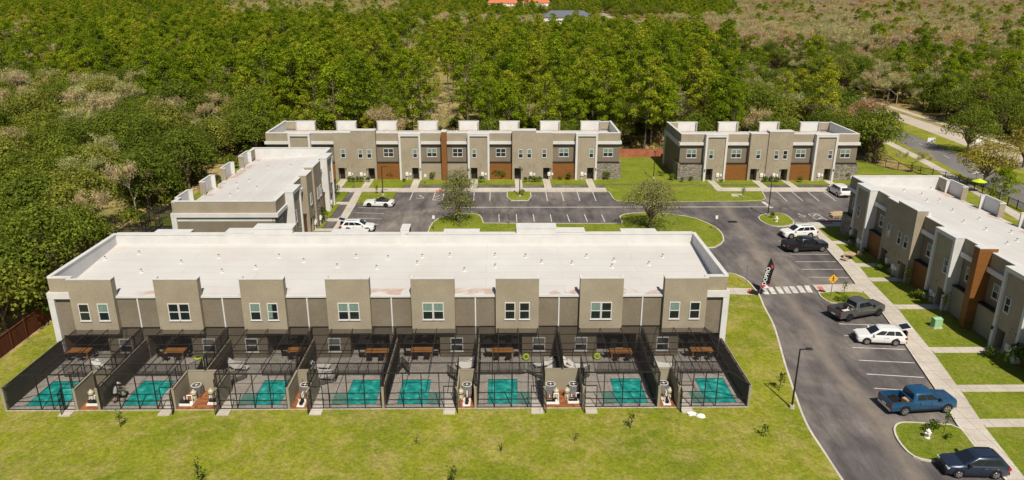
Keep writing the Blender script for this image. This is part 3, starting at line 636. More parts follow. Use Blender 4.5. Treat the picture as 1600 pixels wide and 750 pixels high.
    # rear corners: parapet return, white band and post
    for sx in (0, 1):
        a, d = (0, u / 2 - 2.0) if sx == 0 else (L - u / 2 + 2.0, L)
        wl.box(a + .004, d, D - .05, D + .02, 7.06, 8.496) if False else wl.box(a, d, D - .3, D + .12, 7.062, H_ - .1)
        wt.box(a - .02 if sx == 0 else a, d if sx == 0 else d + .02, D - .32, D + .14, H_ - .1, H_)
        wt.box(*((a - .252, d) if sx == 0 else (a, d + .252)), D + .02, D + .32, 6.45, 7.056)
        wt.box(*((a - .25, a + .3) if sx == 0 else (d - .3, d + .25)), D + .004, D + .3, 0, 6.45)
        flush({'wall': 'corner_wall', 'white_frame': 'corner_frame'})
    b['D'] = D
    return b
def vents(b, pts, zf=7.45, zr=6.62, D=12.4):
    ml = b.location; c, s = math.cos(-b.rotation_euler[2]), math.sin(-b.rotation_euler[2])
    for u, v in pts:
        X, Y = G(u, v, 7.0); dx, dy = X - ml[0], Y - ml[1]; lx, ly = dx * c - dy * s, dx * s + dy * c
        if not (.8 < ly < D - .8): continue
        z = zf + (zr - zf) * (ly - .35) / (D - .35)
        m = MB(); m.tube((lx, ly, z - .02), (lx, ly, z + .04), .3, .13, 8); m.tube((lx, ly, z + .04), (lx, ly, z + .32), .07, .07, 8); m.m = 1; m.tube((lx, ly, z + .33), (lx, ly, z + .36), .1, .1, 8)
        m.build('roof_vent', ['white_trim', 'bark'], b)
nearB = building('townhouse_building', 'nearest long two storey townhouse row with white roof above the screened pools', (21.0, 76.2, 0), math.pi, 62.5, PAT8, rear=True, cseed=4)
vents(nearB, [(218.6, 401), (221, 425), (165, 408), (284, 413), (342.6, 405.6), (347, 425), (436.7, 405), (400, 420), (475, 411), (527, 418), (557, 405), (588.6, 420), (606.8, 407), (652, 414), (660, 405), (703, 403.5), (725.6, 423), (773.7, 403.5), (773.7, 418), (821, 404.8), (846, 412.5), (893.7, 413.9), (916, 404.8), (959, 410), (956, 418), (1013.7, 414.8), (1035, 404.8)])
midB = building('townhouse_building', 'longest far townhouse row facing the car park with a wood column at its centre', (-42.3, 133.2, 0), 0, 63.9, PAT8, cseed=9)
vents(midB, [(u, 200 + 3 * (i % 2)) for i, u in enumerate(range(470, 960, 27))], D=12.4)
farB = building('townhouse_building', 'shorter far townhouse row of four homes right of the gap with stone ends', (32.4, 132.2, 0), 0, 32.3, PAT4, cseed=12)
vents(farB, [(u, 201 + 3 * (i % 2)) for i, u in enumerate(range(1090, 1320, 27))])
leftB = building('townhouse_building', 'townhouse row on the left set end-on behind the nearest roof', (-28.1, 88.6, 0), R(90), 31.8, PAT4, cseed=15)
vents(leftB, [(440, 235), (420, 262), (455, 262), (370, 287), (402, 296), (425, 245), (390, 283), (360, 305), (428, 243), (372, 297)])
rightB = building('townhouse_building', 'townhouse row on the right edge with shaded brown front and white roof', (49.6, 101.3, 0), R(-90), 62.5, PAT8, cseed=21)
vents(rightB, [(1395, 290), (1410, 290), (1455, 293), (1440, 305), (1468, 313), (1488, 330), (1505, 349), (1530, 342), (1540, 360), (1580, 362), (1589, 376), (1573, 383), (1448, 315), (1412, 300)])

# ------------------------------------------------------------------ screened pool enclosures behind the near row
WY, FY = 63.8, 54.8
DZ = .155
slab('patio', [(-41.45, 66.2), (-41.45, FY - .15), (20.95, FY - .15), (20.95, 66.2)], 'paver', DZ, -.2)
bnd = [-41.5, -33.65, -25.75, -17.85, -9.95, -2.2, 5.3, 13.25, 21.0]
notch = [('R', -35.5), ('R', -27.35), ('L', -23.75), ('L', -16.1), ('R', -3.75), ('R', 3.6), ('L', 6.9), ('L', 14.95)]
BY = 57.8
WORDS = ['first', 'second', 'third', 'fourth', 'fifth', 'sixth', 'seventh', 'eighth']
def wall_piece(x0, x1, y0, y1, label):
    m = MB(); m.box(x0, x1, y0, y1, 0, 2.12); o = m.build('garden_wall', 'wall_tan')
    c = MB(); c.box(x0 - .025, x1 + .025, y0 - .025, y1 + .025, 2.12, 2.17); c.build('coping', 'wall_tan', o); return tag(o, label, 'garden wall', 'tan walls between the pool yards')
ORD = ['left outer', 'first', 'second', 'third', 'fourth', 'fifth', 'sixth', 'seventh', 'right outer']
for i, x in enumerate(bnd):
    full = i in (0, 1, 3, 4, 5, 7, 8)
    x_ = x + (.1 if i == 0 else (-.1 if i == 8 else 0))
    wall_piece(x_ - .1, x_ + .1, FY - .1 if full else BY, WY - .02, ('tan stucco wall closing the %s end of the pool yards' % ('left' if i == 0 else 'right')) if i in (0, 8) else 'tan stucco party wall between the %s and %s pool yards from the left' % (WORDS[i - 1], WORDS[i]))
for i, (sd, nx) in enumerate(notch):
    b0 = bnd[i + 1] if sd == 'R' else bnd[i]
    wall_piece(nx - .1, nx + .1, FY - .1, BY, 'short tan wall beside the equipment bay of the %s pool yard' % WORDS[i])
    xa, xb = (nx + .1, b0 - .1) if sd == 'R' else (b0 + .1, nx - .1)
    if i in (2, 6): xa = bnd[i]
    if i in (1, 5): xb = bnd[i + 1]
    wall_piece(xa, xb, BY - .1, BY + .1, 'tan wall at the back of the equipment bay of the %s pool yard' % WORDS[i])
ZS = 3.45
def enclosure(i, x0, x1, nx, sd, hipL, hipR, wy, fy, by, par=None, label=None, rz=0, loc=(0, 0, 0)):
    e = thing('screen_enclosure', label or 'dark mesh screen enclosure over the %s pool yard from the left' % WORDS[i], 'screen enclosure', loc, rz, 'screened pool enclosures')
    ra, rb = x0 + (1.9 if hipL else .06), x1 - (1.9 if hipR else .06)
    f = MB(); s = .024
    notchL = sd == 'L'; fa, fb = (nx, x1) if notchL else (x0, nx)
    fra, frb = (max(ra, fa), min(rb, fb))
    bar = lambda a, b_, r=s: f.bar(a, b_, r)
    # roof beams
    bar((fra, fy, ZS), (frb, fy, ZS), .045); bar((ra, wy - .08, ZS), (rb, wy - .08, ZS))
    ys = [fy + (wy - .08 - fy) * t for t in (.2, .4, .6, .8)]
    for y in ys:
        a, c = (fra, frb) if y < by else (ra, rb); bar((a, y, ZS), (c, y, ZS))
        if hipL: bar((x0 + .1, y, 2.17), (ra, y, ZS))
        if hipR: bar((x1 - .1, y, 2.17), (rb, y, ZS))
    nb = 4
    for j in range(nb + 1):
        x = ra + (rb - ra) * j / nb; ya = fy if fra - .05 <= x <= frb + .05 else by
        bar((x, ya, ZS), (x, wy - .08, ZS), .028)
    bar((fra if notchL else frb, fy, ZS), (fra if notchL else frb, by, ZS)); bar((nx, by, ZS), (rb if not notchL else ra, by, ZS))
    # front posts and rails
    posts = [fa + .12] + [fra + (frb - fra) * t for t in (.27, .52, .76)] + [fb - .12]
    dpos = (fb - 1.1, fb - .15) if sd == 'R' else (fa + .15, fa + 1.1)
    for x in posts:
        zt = ZS
        if x < ra: zt = 2.17 + (ZS - 2.17) * (x - x0) / 1.9
        if x > rb: zt = 2.17 + (ZS - 2.17) * (x1 - x) / 1.9
        bar((x, fy, DZ), (x, fy, zt), .035)
    for z in (.95,): bar((fa + .1, fy, z), (fb - .1, fy, z), .03)
    bar((fa + .1, fy, DZ + .03), (fb - .1, fy, DZ + .03), .03)
    bar((dpos[0], fy, DZ), (dpos[0], fy, 2.2), .03); bar((dpos[1], fy, DZ), (dpos[1], fy, 2.2), .03); bar((dpos[0], fy, 2.2), (dpos[1], fy, 2.2), .03)
    if hipL: bar((x0 + .1, fy, 2.17), (ra, fy, ZS), .04)
    if hipR: bar((x1 - .1, fy, 2.17), (rb, fy, ZS), .04)
    # clerestory over the party walls
    for x, hip in ((x0 + .02, hipL), (x1 - .02, hipR)):
        if hip: bar((x + (.08 if x == x0 + .02 else -.08), fy, 2.2), (x + (.08 if x == x0 + .02 else -.08), wy, 2.2)); continue
        ya = fy if (x < nx) == (not notchL) or True and ((x == x0 + .02) != notchL) else by
        for y in [yy for yy in [ya] + ys if yy >= ya - .01]: bar((x, y, 2.17), (x, y, ZS), .028)
    for y in (fy, fy + 1, fy + 2, by): bar((nx, y, 2.17), (nx, y, ZS), .028)
    f.build('frame', 'dark_metal', e)
    # mesh skins
    rs = MB(); z = ZS - .05
    rs.quad((ra, by, z), (rb, by, z), (rb, wy - .1, z), (ra, wy - .1, z)); rs.quad((fra, fy, z), (frb, fy, z), (frb, by, z), (fra, by, z)); rs.build('roof_screen', 'screen_roof', e)
    fs = MB(); da, dc = dpos
    zt = lambda x: 2.17 + (ZS - 2.17) * min(1, (x - x0) / 1.9 if hipL and x < ra else ((x1 - x) / 1.9 if hipR and x > rb else 1)) 
    y = fy + .01
    cuts = sorted(set([fa + .02, fra, frb, fb - .02, da, dc]))
    for a, c in zip(cuts, cuts[1:]):
        if c - a < .02: continue
        zb = 2.2 if (a >= da - .01 and c <= dc + .01) else DZ + .03
        fs.quad((a, y, zb), (c, y, zb), (c, y, max(zt(c), zb)), (a, y, max(zt(a), zb)))
    fs.build('front_screen', 'screen', e)
    class SS:
        def quad(s_, *p): MB().quad(*p).build('side_screen', 'screen', e)
    ss = SS()
    if hipL: ss.quad((x0 + .1, fy, 2.17), (ra, fy, z), (ra, wy - .1, z), (x0 + .1, wy - .1, 2.17))
    if hipR: ss.quad((rb, fy, z), (x1 - .1, fy, 2.17), (x1 - .1, wy - .1, 2.17), (rb, wy - .1, z))
    if not hipL: ya = by if notchL else fy; ss.quad((x0 + .02, ya, 2.17), (x0 + .02, wy, 2.17), (x0 + .02, wy, z), (x0 + .02, ya, z))
    if not hipR: ya = fy if notchL else by; ss.quad((x1 - .02, ya, 2.17), (x1 - .02, wy, 2.17), (x1 - .02, wy, z), (x1 - .02, ya, z))
    for x, ins in ((x0, 1), (x1, -1)):      # lower side panels stand just inside the walls
        ya = by if (x == x0) == notchL else fy; xx = x + ins * .24; ss.quad((xx, ya + .1, DZ), (xx, wy - .1, DZ), (xx, wy - .1, 2.17), (xx, ya + .1, 2.17))
    ss.quad((nx, fy, 2.17), (nx, by, 2.17), (nx, by, z), (nx, fy, z)); a, c = (nx, x1) if sd == 'R' else (x0, nx); ss.quad((a, by, 2.17), (c, by, 2.17), (c, by, z), (a, by, z))
    # door swung out over its step
    d = MB(); hx = dc if sd == 'R' else da; dirx = -.32 if sd == 'R' else .10
    hx = (da if i in (0,) else dc) if sd == 'R' else da
    dv = Vector((.25 if sd == 'R' else -.12, -.86, 0)); hx0 = Vector((hx, fy - .03, 0))
    q = [hx0, hx0 + dv]
    for p in q: d.bar((p.x, p.y, DZ + .02), (p.x, p.y, 2.12), .025)
    for zz in (DZ + .04, .85, 1.5, 2.1): d.bar((q[0].x, q[0].y, zz), (q[1].x, q[1].y, zz), .022)
    dd = d.build('screen_door', 'dark_metal', e)
    MB().quad((q[0].x, q[0].y, DZ), (q[1].x, q[1].y, DZ), (q[1].x, q[1].y, 2.1), (q[0].x, q[0].y, 2.1)).build('door_mesh', 'screen', dd)
    return e, dpos
def local_pool(i, x0, x1, y0, y1, shelf, loc=None):
    p = thing('swimming_pool', 'teal swimming pool in the %s pool yard from the left' % WORDS[i], 'swimming pool', ((x0 + x1) / 2, (y0 + y1) / 2, 0), 0, 'swimming pools behind the near row')
    hx, hy = (x1 - x0) / 2, (y1 - y0) / 2; z = DZ + .012
    # coping ring stands proud of the patio, water sits inside its tile lip
    c = MB(); wd_ = .3
    for a in ((-hx - wd_, -hx, -hy - .25, hy + wd_), (hx, hx + wd_, -hy - .25, hy + wd_), (-hx, hx, -hy - .25, -hy), (-hx, hx, hy, hy + wd_)): c.box(*a, 0, z + .03)
    c.build('coping', 'paver', p)
    t = MB(); e_ = .03; z2 = z + .02
    t.box(-hx, -hx + e_, -hy, hy, -.1, z2); t.box(hx - e_, hx, -hy, hy, -.1, z2); t.box(-hx + e_, hx - e_, hy - e_ - .04, hy, -.1, z2); t.box(-hx + e_, hx - e_, -hy, -hy + e_, -.1, z2); t.build('tile_band', 'pool_tile', p)
    w_ = MB(); w_.quad((-hx, -hy, z - .004), (hx, -hy, z - .004), (hx, hy, z - .004), (-hx, hy, z - .004)); w_.build('water', 'water', p)
    if shelf:
        s_ = MB(); sx = (hx + .02, hx + 1.1) if shelf > 0 else (-hx - 1.1, -hx - .02)
        s_.box(sx[0], sx[1], -hy + .05, -hy + 1.9, 0, z + .034); s_.build('tanning_shelf', 'shelfw', p)
def m_shelf():
    m, n, b = newmat('shallow_shelf', .15, .5); a = noise(n, 3, 3, .6); r = _ramp(n, [(.3, (.07, .20, .17)), (.7, (.16, .30, .26))]); n.links.new(a.outputs[0], r.inputs[0]); n.links.new(r.outputs[0], b.inputs['Base Color']); return m
MT['shelfw'] = m_shelf()
PL = [(-40.2, -36.9), (-32.1, -29.3), (-21.3, -18.8), (-13.4, -10.7), (-8.9, -6.35), (-1.2, 1.4), (9.8, 12.5), (17.5, 20.1)]
SH = [0, 0, -1, -1, 1, 1, -1, -1]
for i in range(8):
    sd, nx = notch[i]
    e, dp = enclosure(i, bnd[i], bnd[i + 1], nx, sd, i == 0, i == 7, WY, FY, BY)
    local_pool(i, *PL[i], 55.35, 59.5, SH[i])
    mb = MB(); mb.box(dp[0] - .02, dp[1] + .02, FY - 1.0, FY - .16, -.1, DZ + .06); tag(mb.build('entry_slab', 'concrete'), 'pale concrete step outside the %s pool yard from the left' % WORDS[i], 'step', 'concrete steps at the screen doors')
# mesh pool fences
def pool_fence(i, pts):
    f = thing('pool_fence', 'black mesh safety fence between pool and patio in the %s pool yard' % WORDS[i], 'pool fence', (*pts[0], DZ), 0, 'black pool safety fences')
    o = Vector((*pts[0], 0)); pm, sm = MB(), MB()
    for a, b in zip(pts, pts[1:]):
        a = Vector((*a, 0)) - o; b = Vector((*b, 0)) - o; n = max(1, round((b - a).length / .9))
        for j in range(n + 1): p = a + (b - a) * j / n; pm.bar((p.x, p.y, 0), (p.x, p.y, 1.2), .02)
        for z in (.03, 1.17): pm.bar((a.x, a.y, z), (b.x, b.y, z), .015)
        sm.quad((a.x, a.y, .03), (b.x, b.y, .03), (b.x, b.y, 1.17), (a.x, a.y, 1.17)); sm.quad((a.x, a.y + .01, .03), (b.x, b.y + .01, .03), (b.x, b.y + .01, 1.17), (a.x, a.y + .01, 1.17))
    pm.build('post', 'plastic_black', f); sm.build('mesh_panel', 'screen', f)
FN = [[(-39.6, 60.3), (-36.3, 60.3), (-34.9, 59.2)], [(-33.3, 60.4), (-28.4, 60.4), (-27.6, 61.6), (-27.2, 59.4)], [(-25.1, 57.6), (-23.1, 60.0)], [(-17.4, 57.7), (-14.9, 59.3), (-14.9, 60.4), (-10.3, 60.4)], [(-9.6, 60.4), (-9.2, 61.8), (-8.4, 60.3)], [(-2.0, 60.4), (1.6, 60.4), (2.1, 60.5)], [(8.8, 60.4), (12.7, 60.4)], [(16.4, 60.4), (20.3, 60.4)]]
FN2 = {5: [(2.4, 60.6), (4.1, 58.9)], 6: [(6.2, 58.3), (8.0, 60.0)], 2: [(-21.8, 60.4), (-18.4, 60.4)], 4: [(-4.9, 60.2), (-3.9, 58.8)]}
for i, p in enumerate(FN): pool_fence(i, p)
for i, p in FN2.items():
    pool_fence(i, p)
    o = [q for q in COL.objects if q.name.startswith('pool_fence')][-1]
    for q in COL.objects:
        if q.name.startswith('pool_fence') and q.get('category') and abs(q.location.x - p[0][0]) < .01 and abs(q.location.y - p[0][1]) < .01: q['label'] = 'short angled black mesh pool fence in the %s pool yard' % WORDS[i]
# outdoor tables with chairs
def make_table():
    t = thing('patio_table', '', 'table', (0, 0, 0), 0, 'wooden dining tables under the screens')
    m = MB()
    for k in range(6): m.box(-1.05, 1.05, -.48 + k * .163, -.48 + k * .163 + .148, .70, .745)
    m.build('tabletop', 'table_wood', t)
    for sx in (-.9, .9):
        for sy in (-.38, .38): MB().box(sx - .04, sx + .04, sy - .04, sy + .04, 0, .70).build('leg', 'table_wood', t)
    return t
def make_chair():
    t = thing('patio_chair', '', 'chair', (0, 0, 0), 0, 'dark chairs round the patio tables')
    MB().box(-.25, .25, -.24, .24, .41, .46).build('seat', 'plastic_black', t)
    MB().add([(-.25, .2, .46), (.25, .2, .46), (.25, .25, .46), (-.25, .25, .46), (-.25, .3, .92), (.25, .3, .92), (.25, .34, .92), (-.25, .34, .92)], [(0, 1, 5, 4), (2, 3, 7, 6), (4, 5, 6, 7), (1, 2, 6, 5), (3, 0, 4, 7)]).build('backrest', 'plastic_black', t)
    for sx in (-.22, .22):
        for sy in (-.2, .2): MB().box(sx - .02, sx + .02, sy - .02, sy + .02, 0, .41).build('leg', 'plastic_black', t)
    return t
def make_lounger(label):
    t = thing('sun_lounger', label, 'sun lounger', (0, 0, 0), 0, 'white sun loungers on the patios')
    m = MB(); m.box(-.33, .33, -.95, .35, .26, .33); m.build('seat', 'plastic_white', t)
    MB().add([(-.33, .35, .26), (.33, .35, .26), (.33, .35, .33), (-.33, .35, .33), (-.33, .95, .68), (.33, .95, .68), (.33, .92, .75), (-.33, .92, .75)], [(3, 2, 6, 7), (0, 4, 5, 1), (4, 7, 6, 5), (0, 3, 7, 4), (1, 5, 6, 2)]).build('backrest', 'plastic_white', t)
    for sx in (-.28, .28):
        for sy in (-.8, .3): MB().box(sx - .03, sx + .03, sy - .03, sy + .03, 0, .26).build('leg', 'plastic_white', t)
    return t
tb0, ch0, lo0 = make_table(), make_chair(), make_lounger('')
TP = [G(104 + 20, 549, .75), G(273, 549, .75), G(467, 548, .75), G(588, 550, .75), G(659, 548, .75), G(785, 549, .75), G(970, 550, .75), G(1096, 548, .75)]
first = True
for i, (x, y) in enumerate(TP):
    lb = 'orange brown wooden table under the screen of the %s pool yard' % WORDS[i]
    if i == 0: tb0.location = (x, y, DZ); tb0['label'] = lb
    else: copy_tree(tb0, (x, y, DZ), 0, lb)
    for j, (cx, cy, a) in enumerate([(-.55, -.75, 180), (.55, -.75, 180), (-.6, .75, 0), (.6, .75, 0), (-1.35, 0, 90), (1.35, 0, -90)]):
        clb = ('dark patio chair %s the table in the %s pool yard' % (['at the near left side of', 'at the near right side of', 'at the far left side of', 'at the far right side of', 'at the left end of', 'at the right end of'][j], WORDS[i]))
        a_ = R(a + rng.uniform(-8, 8)); L_ = (x + cx, y + cy, DZ)
        if first: ch0.location = L_; ch0.rotation_euler = (0, 0, a_); ch0['label'] = clb; first = False
        else: copy_tree(ch0, L_, a_, clb)
LOU = [(368, 567, 80, 2, 'upper'), (373, 573, 80, 2, 'lower'), (500, 571, 85, 3, 'upper'), (503, 580, 85, 3, 'middle'), (506, 588, 85, 3, 'lower'), (728, 567, -70, 4, 'left'), (735, 571, -60, 4, 'right'), (850, 568, -75, 5, 'left'), (866, 571, -40, 5, 'right'), (888, 570, 40, 6, 'left'), (902, 571, 75, 6, 'right'), (1035, 569, 80, 7, 'rear'), (1036, 574, 80, 7, 'front'), (158, 573, 60, 1, 'rear'), (212, 540, 10, 1, 'far')]
for j, (u, v, a, i, wds) in enumerate(LOU):
    x, y = G(u, v, DZ + .3); lb = 'white sun lounger, the %s one in the %s pool yard' % (wds, WORDS[i])
    if j == 0: lo0.location = (x, y, DZ); lo0.rotation_euler = (0, 0, R(a)); lo0['label'] = lb
    else: copy_tree(lo0, (x, y, DZ), R(a), lb)
# equipment: mulch beds, condensers, pumps, filters
for i, (sd, nx) in enumerate(notch):
    b0 = bnd[i + 1] if sd == 'R' else bnd[i]; xa, xb = sorted((nx, b0))
    xa, xb = xa + (.1 if not (i in (2, 6)) else 0), xb - (.1 if not (i in (1, 5)) else 0)
    mb = MB(); mb.prism([(xa + .0, FY - .06), (xb, FY - .06), (xb, BY - .1), (xa, BY - .1)], 0, DZ + .03); tag(mb.build('mulch_bed', 'mulch'), kind='stuff')
def make_ac():
    t = thing('air_conditioner', '', 'air conditioner', (0, 0, 0), 0, 'outdoor air conditioning units')
    m = MB(); m.box(-.4, .4, -.4, .4, .05, .95); 
    for k in range(9): m.box(-.415, .415, -.415, .415, .14 + k * .088, .17 + k * .088)
    m.build('cabinet', 'steel', t)
    g = MB(); g.tube((0, 0, .955), (0, 0, .985), .37, .37, 20); g.build('fan_grille', 'plastic_black', t)
    h = MB(); 
    for k in range(16):
        a0, a1 = 2 * math.pi * k / 16, 2 * math.pi * (k + 1) / 16
        h.add([(r_ * math.cos(a), r_ * math.sin(a), z) for z in (.96, 1.01) for r_, a in ((.37, a0), (.43, a0), (.43, a1), (.37, a1))], [(4, 5, 6, 7), (1, 2, 6, 5), (3, 0, 4, 7)])
    h.box(-.37, .37, -.015, .015, .99, 1.0); h.box(-.015, .015, -.37, .37, .99, 1.0); h.tube((0, 0, .99), (0, 0, 1.01), .1, .1, 10); h.build('fan_guard', 'white_trim', t)
    return t
def make_pump(): 
    t = thing('pool_pump', '', 'pool pump', (0, 0, 0), 0, 'pool pumps and pipes in the bays')
    m = MB(); m.box(-.55, .6, -.3, .35, 0, .08); m.build('base', 'plastic_white', t)
    m = MB(); m.tube((-.45, 0, .28), (.0, 0, .28), .15, .15, 12); m.tube((.15, 0, .08), (.15, 0, .48), .16, .13, 12); m.build('motor', 'plastic_black', t, smooth=40)
    m = MB(); m.tube((.15, 0, .48), (.15, 0, .85), .045, .045, 8); m.tube((.15, 0, .85), (.55, 0, .85), .045, .045, 8); m.tube((.55, 0, .85), (.55, 0, .1), .045, .045, 8); m.tube((-.2, .2, .12), (.6, .2, .12), .045, .045, 8); m.tube((-.2, .2, .12), (-.2, .2, .6), .045, .045, 8); m.tube((-.5, -.22, .14), (.4, -.22, .14), .045, .045, 8); m.build('pipe', 'plastic_white', t)
    return t
def make_filter():
    t = thing('pool_filter', '', 'pool filter', (0, 0, 0), 0, 'pool filter tanks in the bays')
    m = MB(); m.tube((0, 0, 0), (0, 0, .75), .25, .25, 14); m.tube((0, 0, .75), (0, 0, .92), .25, .1, 14, False); m.tube((0, 0, .92), (0, 0, .98), .1, .08, 10); m.build('tank', 'pump_tan', t, smooth=40)
    m = MB(); m.tube((0, 0, .50), (0, 0, .56), .27, .27, 14); m.build('clamp', 'plastic_black', t); m = MB(); m.tube((0, -.2, .3), (.0, -.45, .3), .04, .04, 8); m.build('pipe', 'plastic_white', t)
    return t
ac0, pu0, fi0 = make_ac(), make_pump(), make_filter()
done = set()
def place(proto, x, y, a, lb):
    if proto.name not in done: proto.location = (x, y, DZ + .03); proto.rotation_euler = (0, 0, R(a)); proto['label'] = lb; done.add(proto.name)
    else: copy_tree(proto, (x, y, DZ + .03), R(a), lb)
AC = [(-26.35, 57.0, 1), (-17.0, 57.0, 3), (-3.0, 56.9, 4), (4.25, 56.9, 5), (6.25, 56.9, 6), (14.1, 57.0, 7)]
for x, y, i in AC: place(ac0, x, y, 0, 'grey air conditioner with round top guard beside the %s pool yard' % WORDS[i])
PU = [(-34.55, 55.6, 0), (-26.75, 55.5, 1), (-24.4, 55.7, 2), (-16.95, 55.5, 3), (-2.95, 55.5, 4), (4.3, 55.5, 5), (6.2, 55.6, 6), (14.1, 55.5, 7)]
for x, y, i in PU: place(pu0, x, y, 90 if i in (3, 4, 7) else 0, 'black pool pump with white pipes beside the %s pool yard' % WORDS[i]); place(fi0, x + (-.55 if i % 2 == 0 else .4), y + .75, 0, 'tan pool filter tank beside the %s pool yard' % WORDS[i])
# inflatable rings and bags
def ring(x, y, z, r, lb, cat='pool ring', tilt=R(75)):
    m = MB(); n1, n2 = 18, 8; vs = []; fs = []
    for a in range(n1):
        for b_ in range(n2):
            A, B = 2 * math.pi * a / n1, 2 * math.pi * b_ / n2; vs.append(((r + .1 * math.cos(B)) * math.cos(A), (r + .1 * math.cos(B)) * math.sin(A), .1 * math.sin(B)))
            fs.append((a * n2 + b_, ((a + 1) % n1) * n2 + b_, ((a + 1) % n1) * n2 + (b_ + 1) % n2, a * n2 + (b_ + 1) % n2))
    m.add(vs, fs); o = m.build('swim_ring', 'lime', None, (x, y, z), (tilt, 0, 0), smooth=60); tag(o, lb, cat, 'lime swim rings')
ring(*G(822, 556, .6), .5, .24, 'lime green swim ring leaning by the wall of the sixth pool yard')
ring(*G(933, 555, .6), .5, .24, 'lime green swim ring leaning by the wall of the seventh pool yard')
ring(*G(311, 557, .3), .30, .4, 'lime green swim ring lying on the patio of the second pool yard', tilt=.2)
for u, v, lb in ((1081, 646.5, 'crumpled white bag on the grass nearest the last screen door'), (1095, 649.5, 'crumpled white bag on the grass farther right of the last screen door')):
    x, y = G(u, v, .2); m = MB(); r_ = random.Random(u); pts = []
    n = 9
    for k in range(3):
        for j in range(n): a = 2 * math.pi * j / n; rr = (.34, .3, .12)[k] * r_.uniform(.75, 1.2); pts.append((rr * math.cos(a) * 1.2, rr * math.sin(a) * .8, (0, .14, .25)[k] * r_.uniform(.8, 1.2)))
    m.add(pts, [(k * n + j, k * n + (j + 1) % n, (k + 1) * n + (j + 1) % n, (k + 1) * n + j) for k in range(2) for j in range(n)] + [tuple(range(2 * n, 3 * n))])
    tag(m.build('plastic_bag', 'plastic_white', None, (x, y, LZ)), lb, 'bag', 'white bags on the grass')
# enclosures behind the left row, seen over the near roof
for j, yy in enumerate((88.8, 96.6)):
    e, dp = enclosure(0, 0, 7.7, 5.7, 'R', j == 0, False, 0, -9, -6, label=['dark screen enclosure on the wooded side of the left row, at its near end', 'dark screen enclosure on the wooded side of the left row, second from its near end'][j], rz=R(-90), loc=(-40.8, yy + 7.7, 0))
slab('patio', [(-50.2, 88.9), (-50.2, 104.5), (-41, 104.5), (-41, 88.9)], 'paver', LZ + .01)

# ------------------------------------------------------------------ trees
def tri_cloud(name, pts, size, mat, asp=1.0, up=0.0, seed=0, nrm=None, quad=True):
    r = np.random.default_rng(seed); nv = None
    if isinstance(pts, tuple): pts, nv = pts
    n = len(pts); pts = np.asarray(pts, float)
    a = r.normal(size=(n, 3)); a /= np.linalg.norm(a, axis=1)[:, None]
    b = r.normal(size=(n, 3)); 
    if up: b = b * (1 - up) + np.array([0, 0, 1.0]) * up * 2
    b -= a * (a * b).sum(1)[:, None]; b /= np.linalg.norm(b, axis=1)[:, None] + 1e-9
    s = size * r.uniform(.6, 1.35, n)[:, None]
    if up: a, b = b, a
    if nv is not None:      # leaves lie roughly along the outside of their clump
        m_ = nv * 1.1 + r.normal(size=(n, 3)) * .55; m_ /= np.linalg.norm(m_, axis=1)[:, None]
        a = r.normal(size=(n, 3)); a -= m_ * (a * m_).sum(1)[:, None]; a /= np.linalg.norm(a, axis=1)[:, None]; b = np.cross(m_, a)
    k = 4 if quad else 3
    V = np.stack([pts - a * s * .5, pts + b * s * .5 * asp, pts + a * s * .5, pts - b * s * .5 * asp][:k], 1).reshape(-1, 3)
    V += r.normal(size=V.shape) * size * .06
    me = bpy.data.meshes.new(name); me.vertices.add(n * k); me.vertices.foreach_set('co', V.ravel())
    me.loops.add(n * k); me.loops.foreach_set('vertex_index', np.arange(n * k, dtype=np.int32))
    me.polygons.add(n); me.polygons.foreach_set('loop_start', np.arange(0, n * k, k, dtype=np.int32)); me.polygons.foreach_set('loop_total', np.full(n, k, dtype=np.int32))
    me.materials.append(MT[mat]); me.update(calc_edges=True); return me
def lobes_points(r, lobes, n):
    P_ = []; N_ = []; wts = np.array([l[3] ** 2 for l in lobes]); cnt = (wts / wts.sum() * n).astype(int)
    for (x, y, z, rad), c in zip(lobes, cnt):
        d = r.normal(size=(c, 3)); d /= np.linalg.norm(d, axis=1)[:, None]; d[:, 2] = np.where(d[:, 2] < -.35, -d[:, 2], d[:, 2])
        rr = rad * (1 - .45 * r.random(c) ** 2.2) * (1 + .16 * np.sin(d[:, 0] * 5 + x) * np.sin(d[:, 1] * 6 + y)) 
        P_.append(np.array([x, y, z]) + d * rr[:, None] * np.array([1, 1, .8])); N_.append(d + np.array([0, 0, .25]))
    return np.concatenate(P_), np.concatenate(N_)
def branch_mesh(name, segs, mat, n=5):
    m = MB()
    for a, b, r1, r2 in segs: m.tube(a, b, r1, r2, n, False)
    return m.mesh(name, mat)
def oak_proto(seed, h=10.5, rad=5.0, n=5200, size=.30, mat='leaf_oak', bark='bark', zc=.74, zf=.42):
    r = np.random.default_rng(seed); lobes = []; segs = []
    th = h * .2
    segs.append(((0, 0, -.3), (0.1, 0, th), h * .028, h * .02))
    nl = int(r.integers(14, 20))
    for i in range(nl):
        a = 2.4 * i + r.uniform(-.4, .4); q = math.sqrt((i + .5) / nl); rr = rad * .68 * q
        z = h * (zc - zf * q ** 2 + r.uniform(-.07, .07)); lr = rad * r.uniform(.32, .48)
        lobes.append((rr * math.cos(a), rr * math.sin(a), z, lr))
        mid = (rr * .45 * math.cos(a + .3), rr * .45 * math.sin(a + .3), (th + z) / 2 + .1 * h)
        segs += [((0.1, 0, th * .9), mid, h * .016, h * .010), (mid, (rr * math.cos(a), rr * math.sin(a), z), h * .010, h * .004)]
    return branch_mesh('trunk', segs, bark), tri_cloud('crown', lobes_points(r, lobes, n), size, mat, .8, seed=seed)
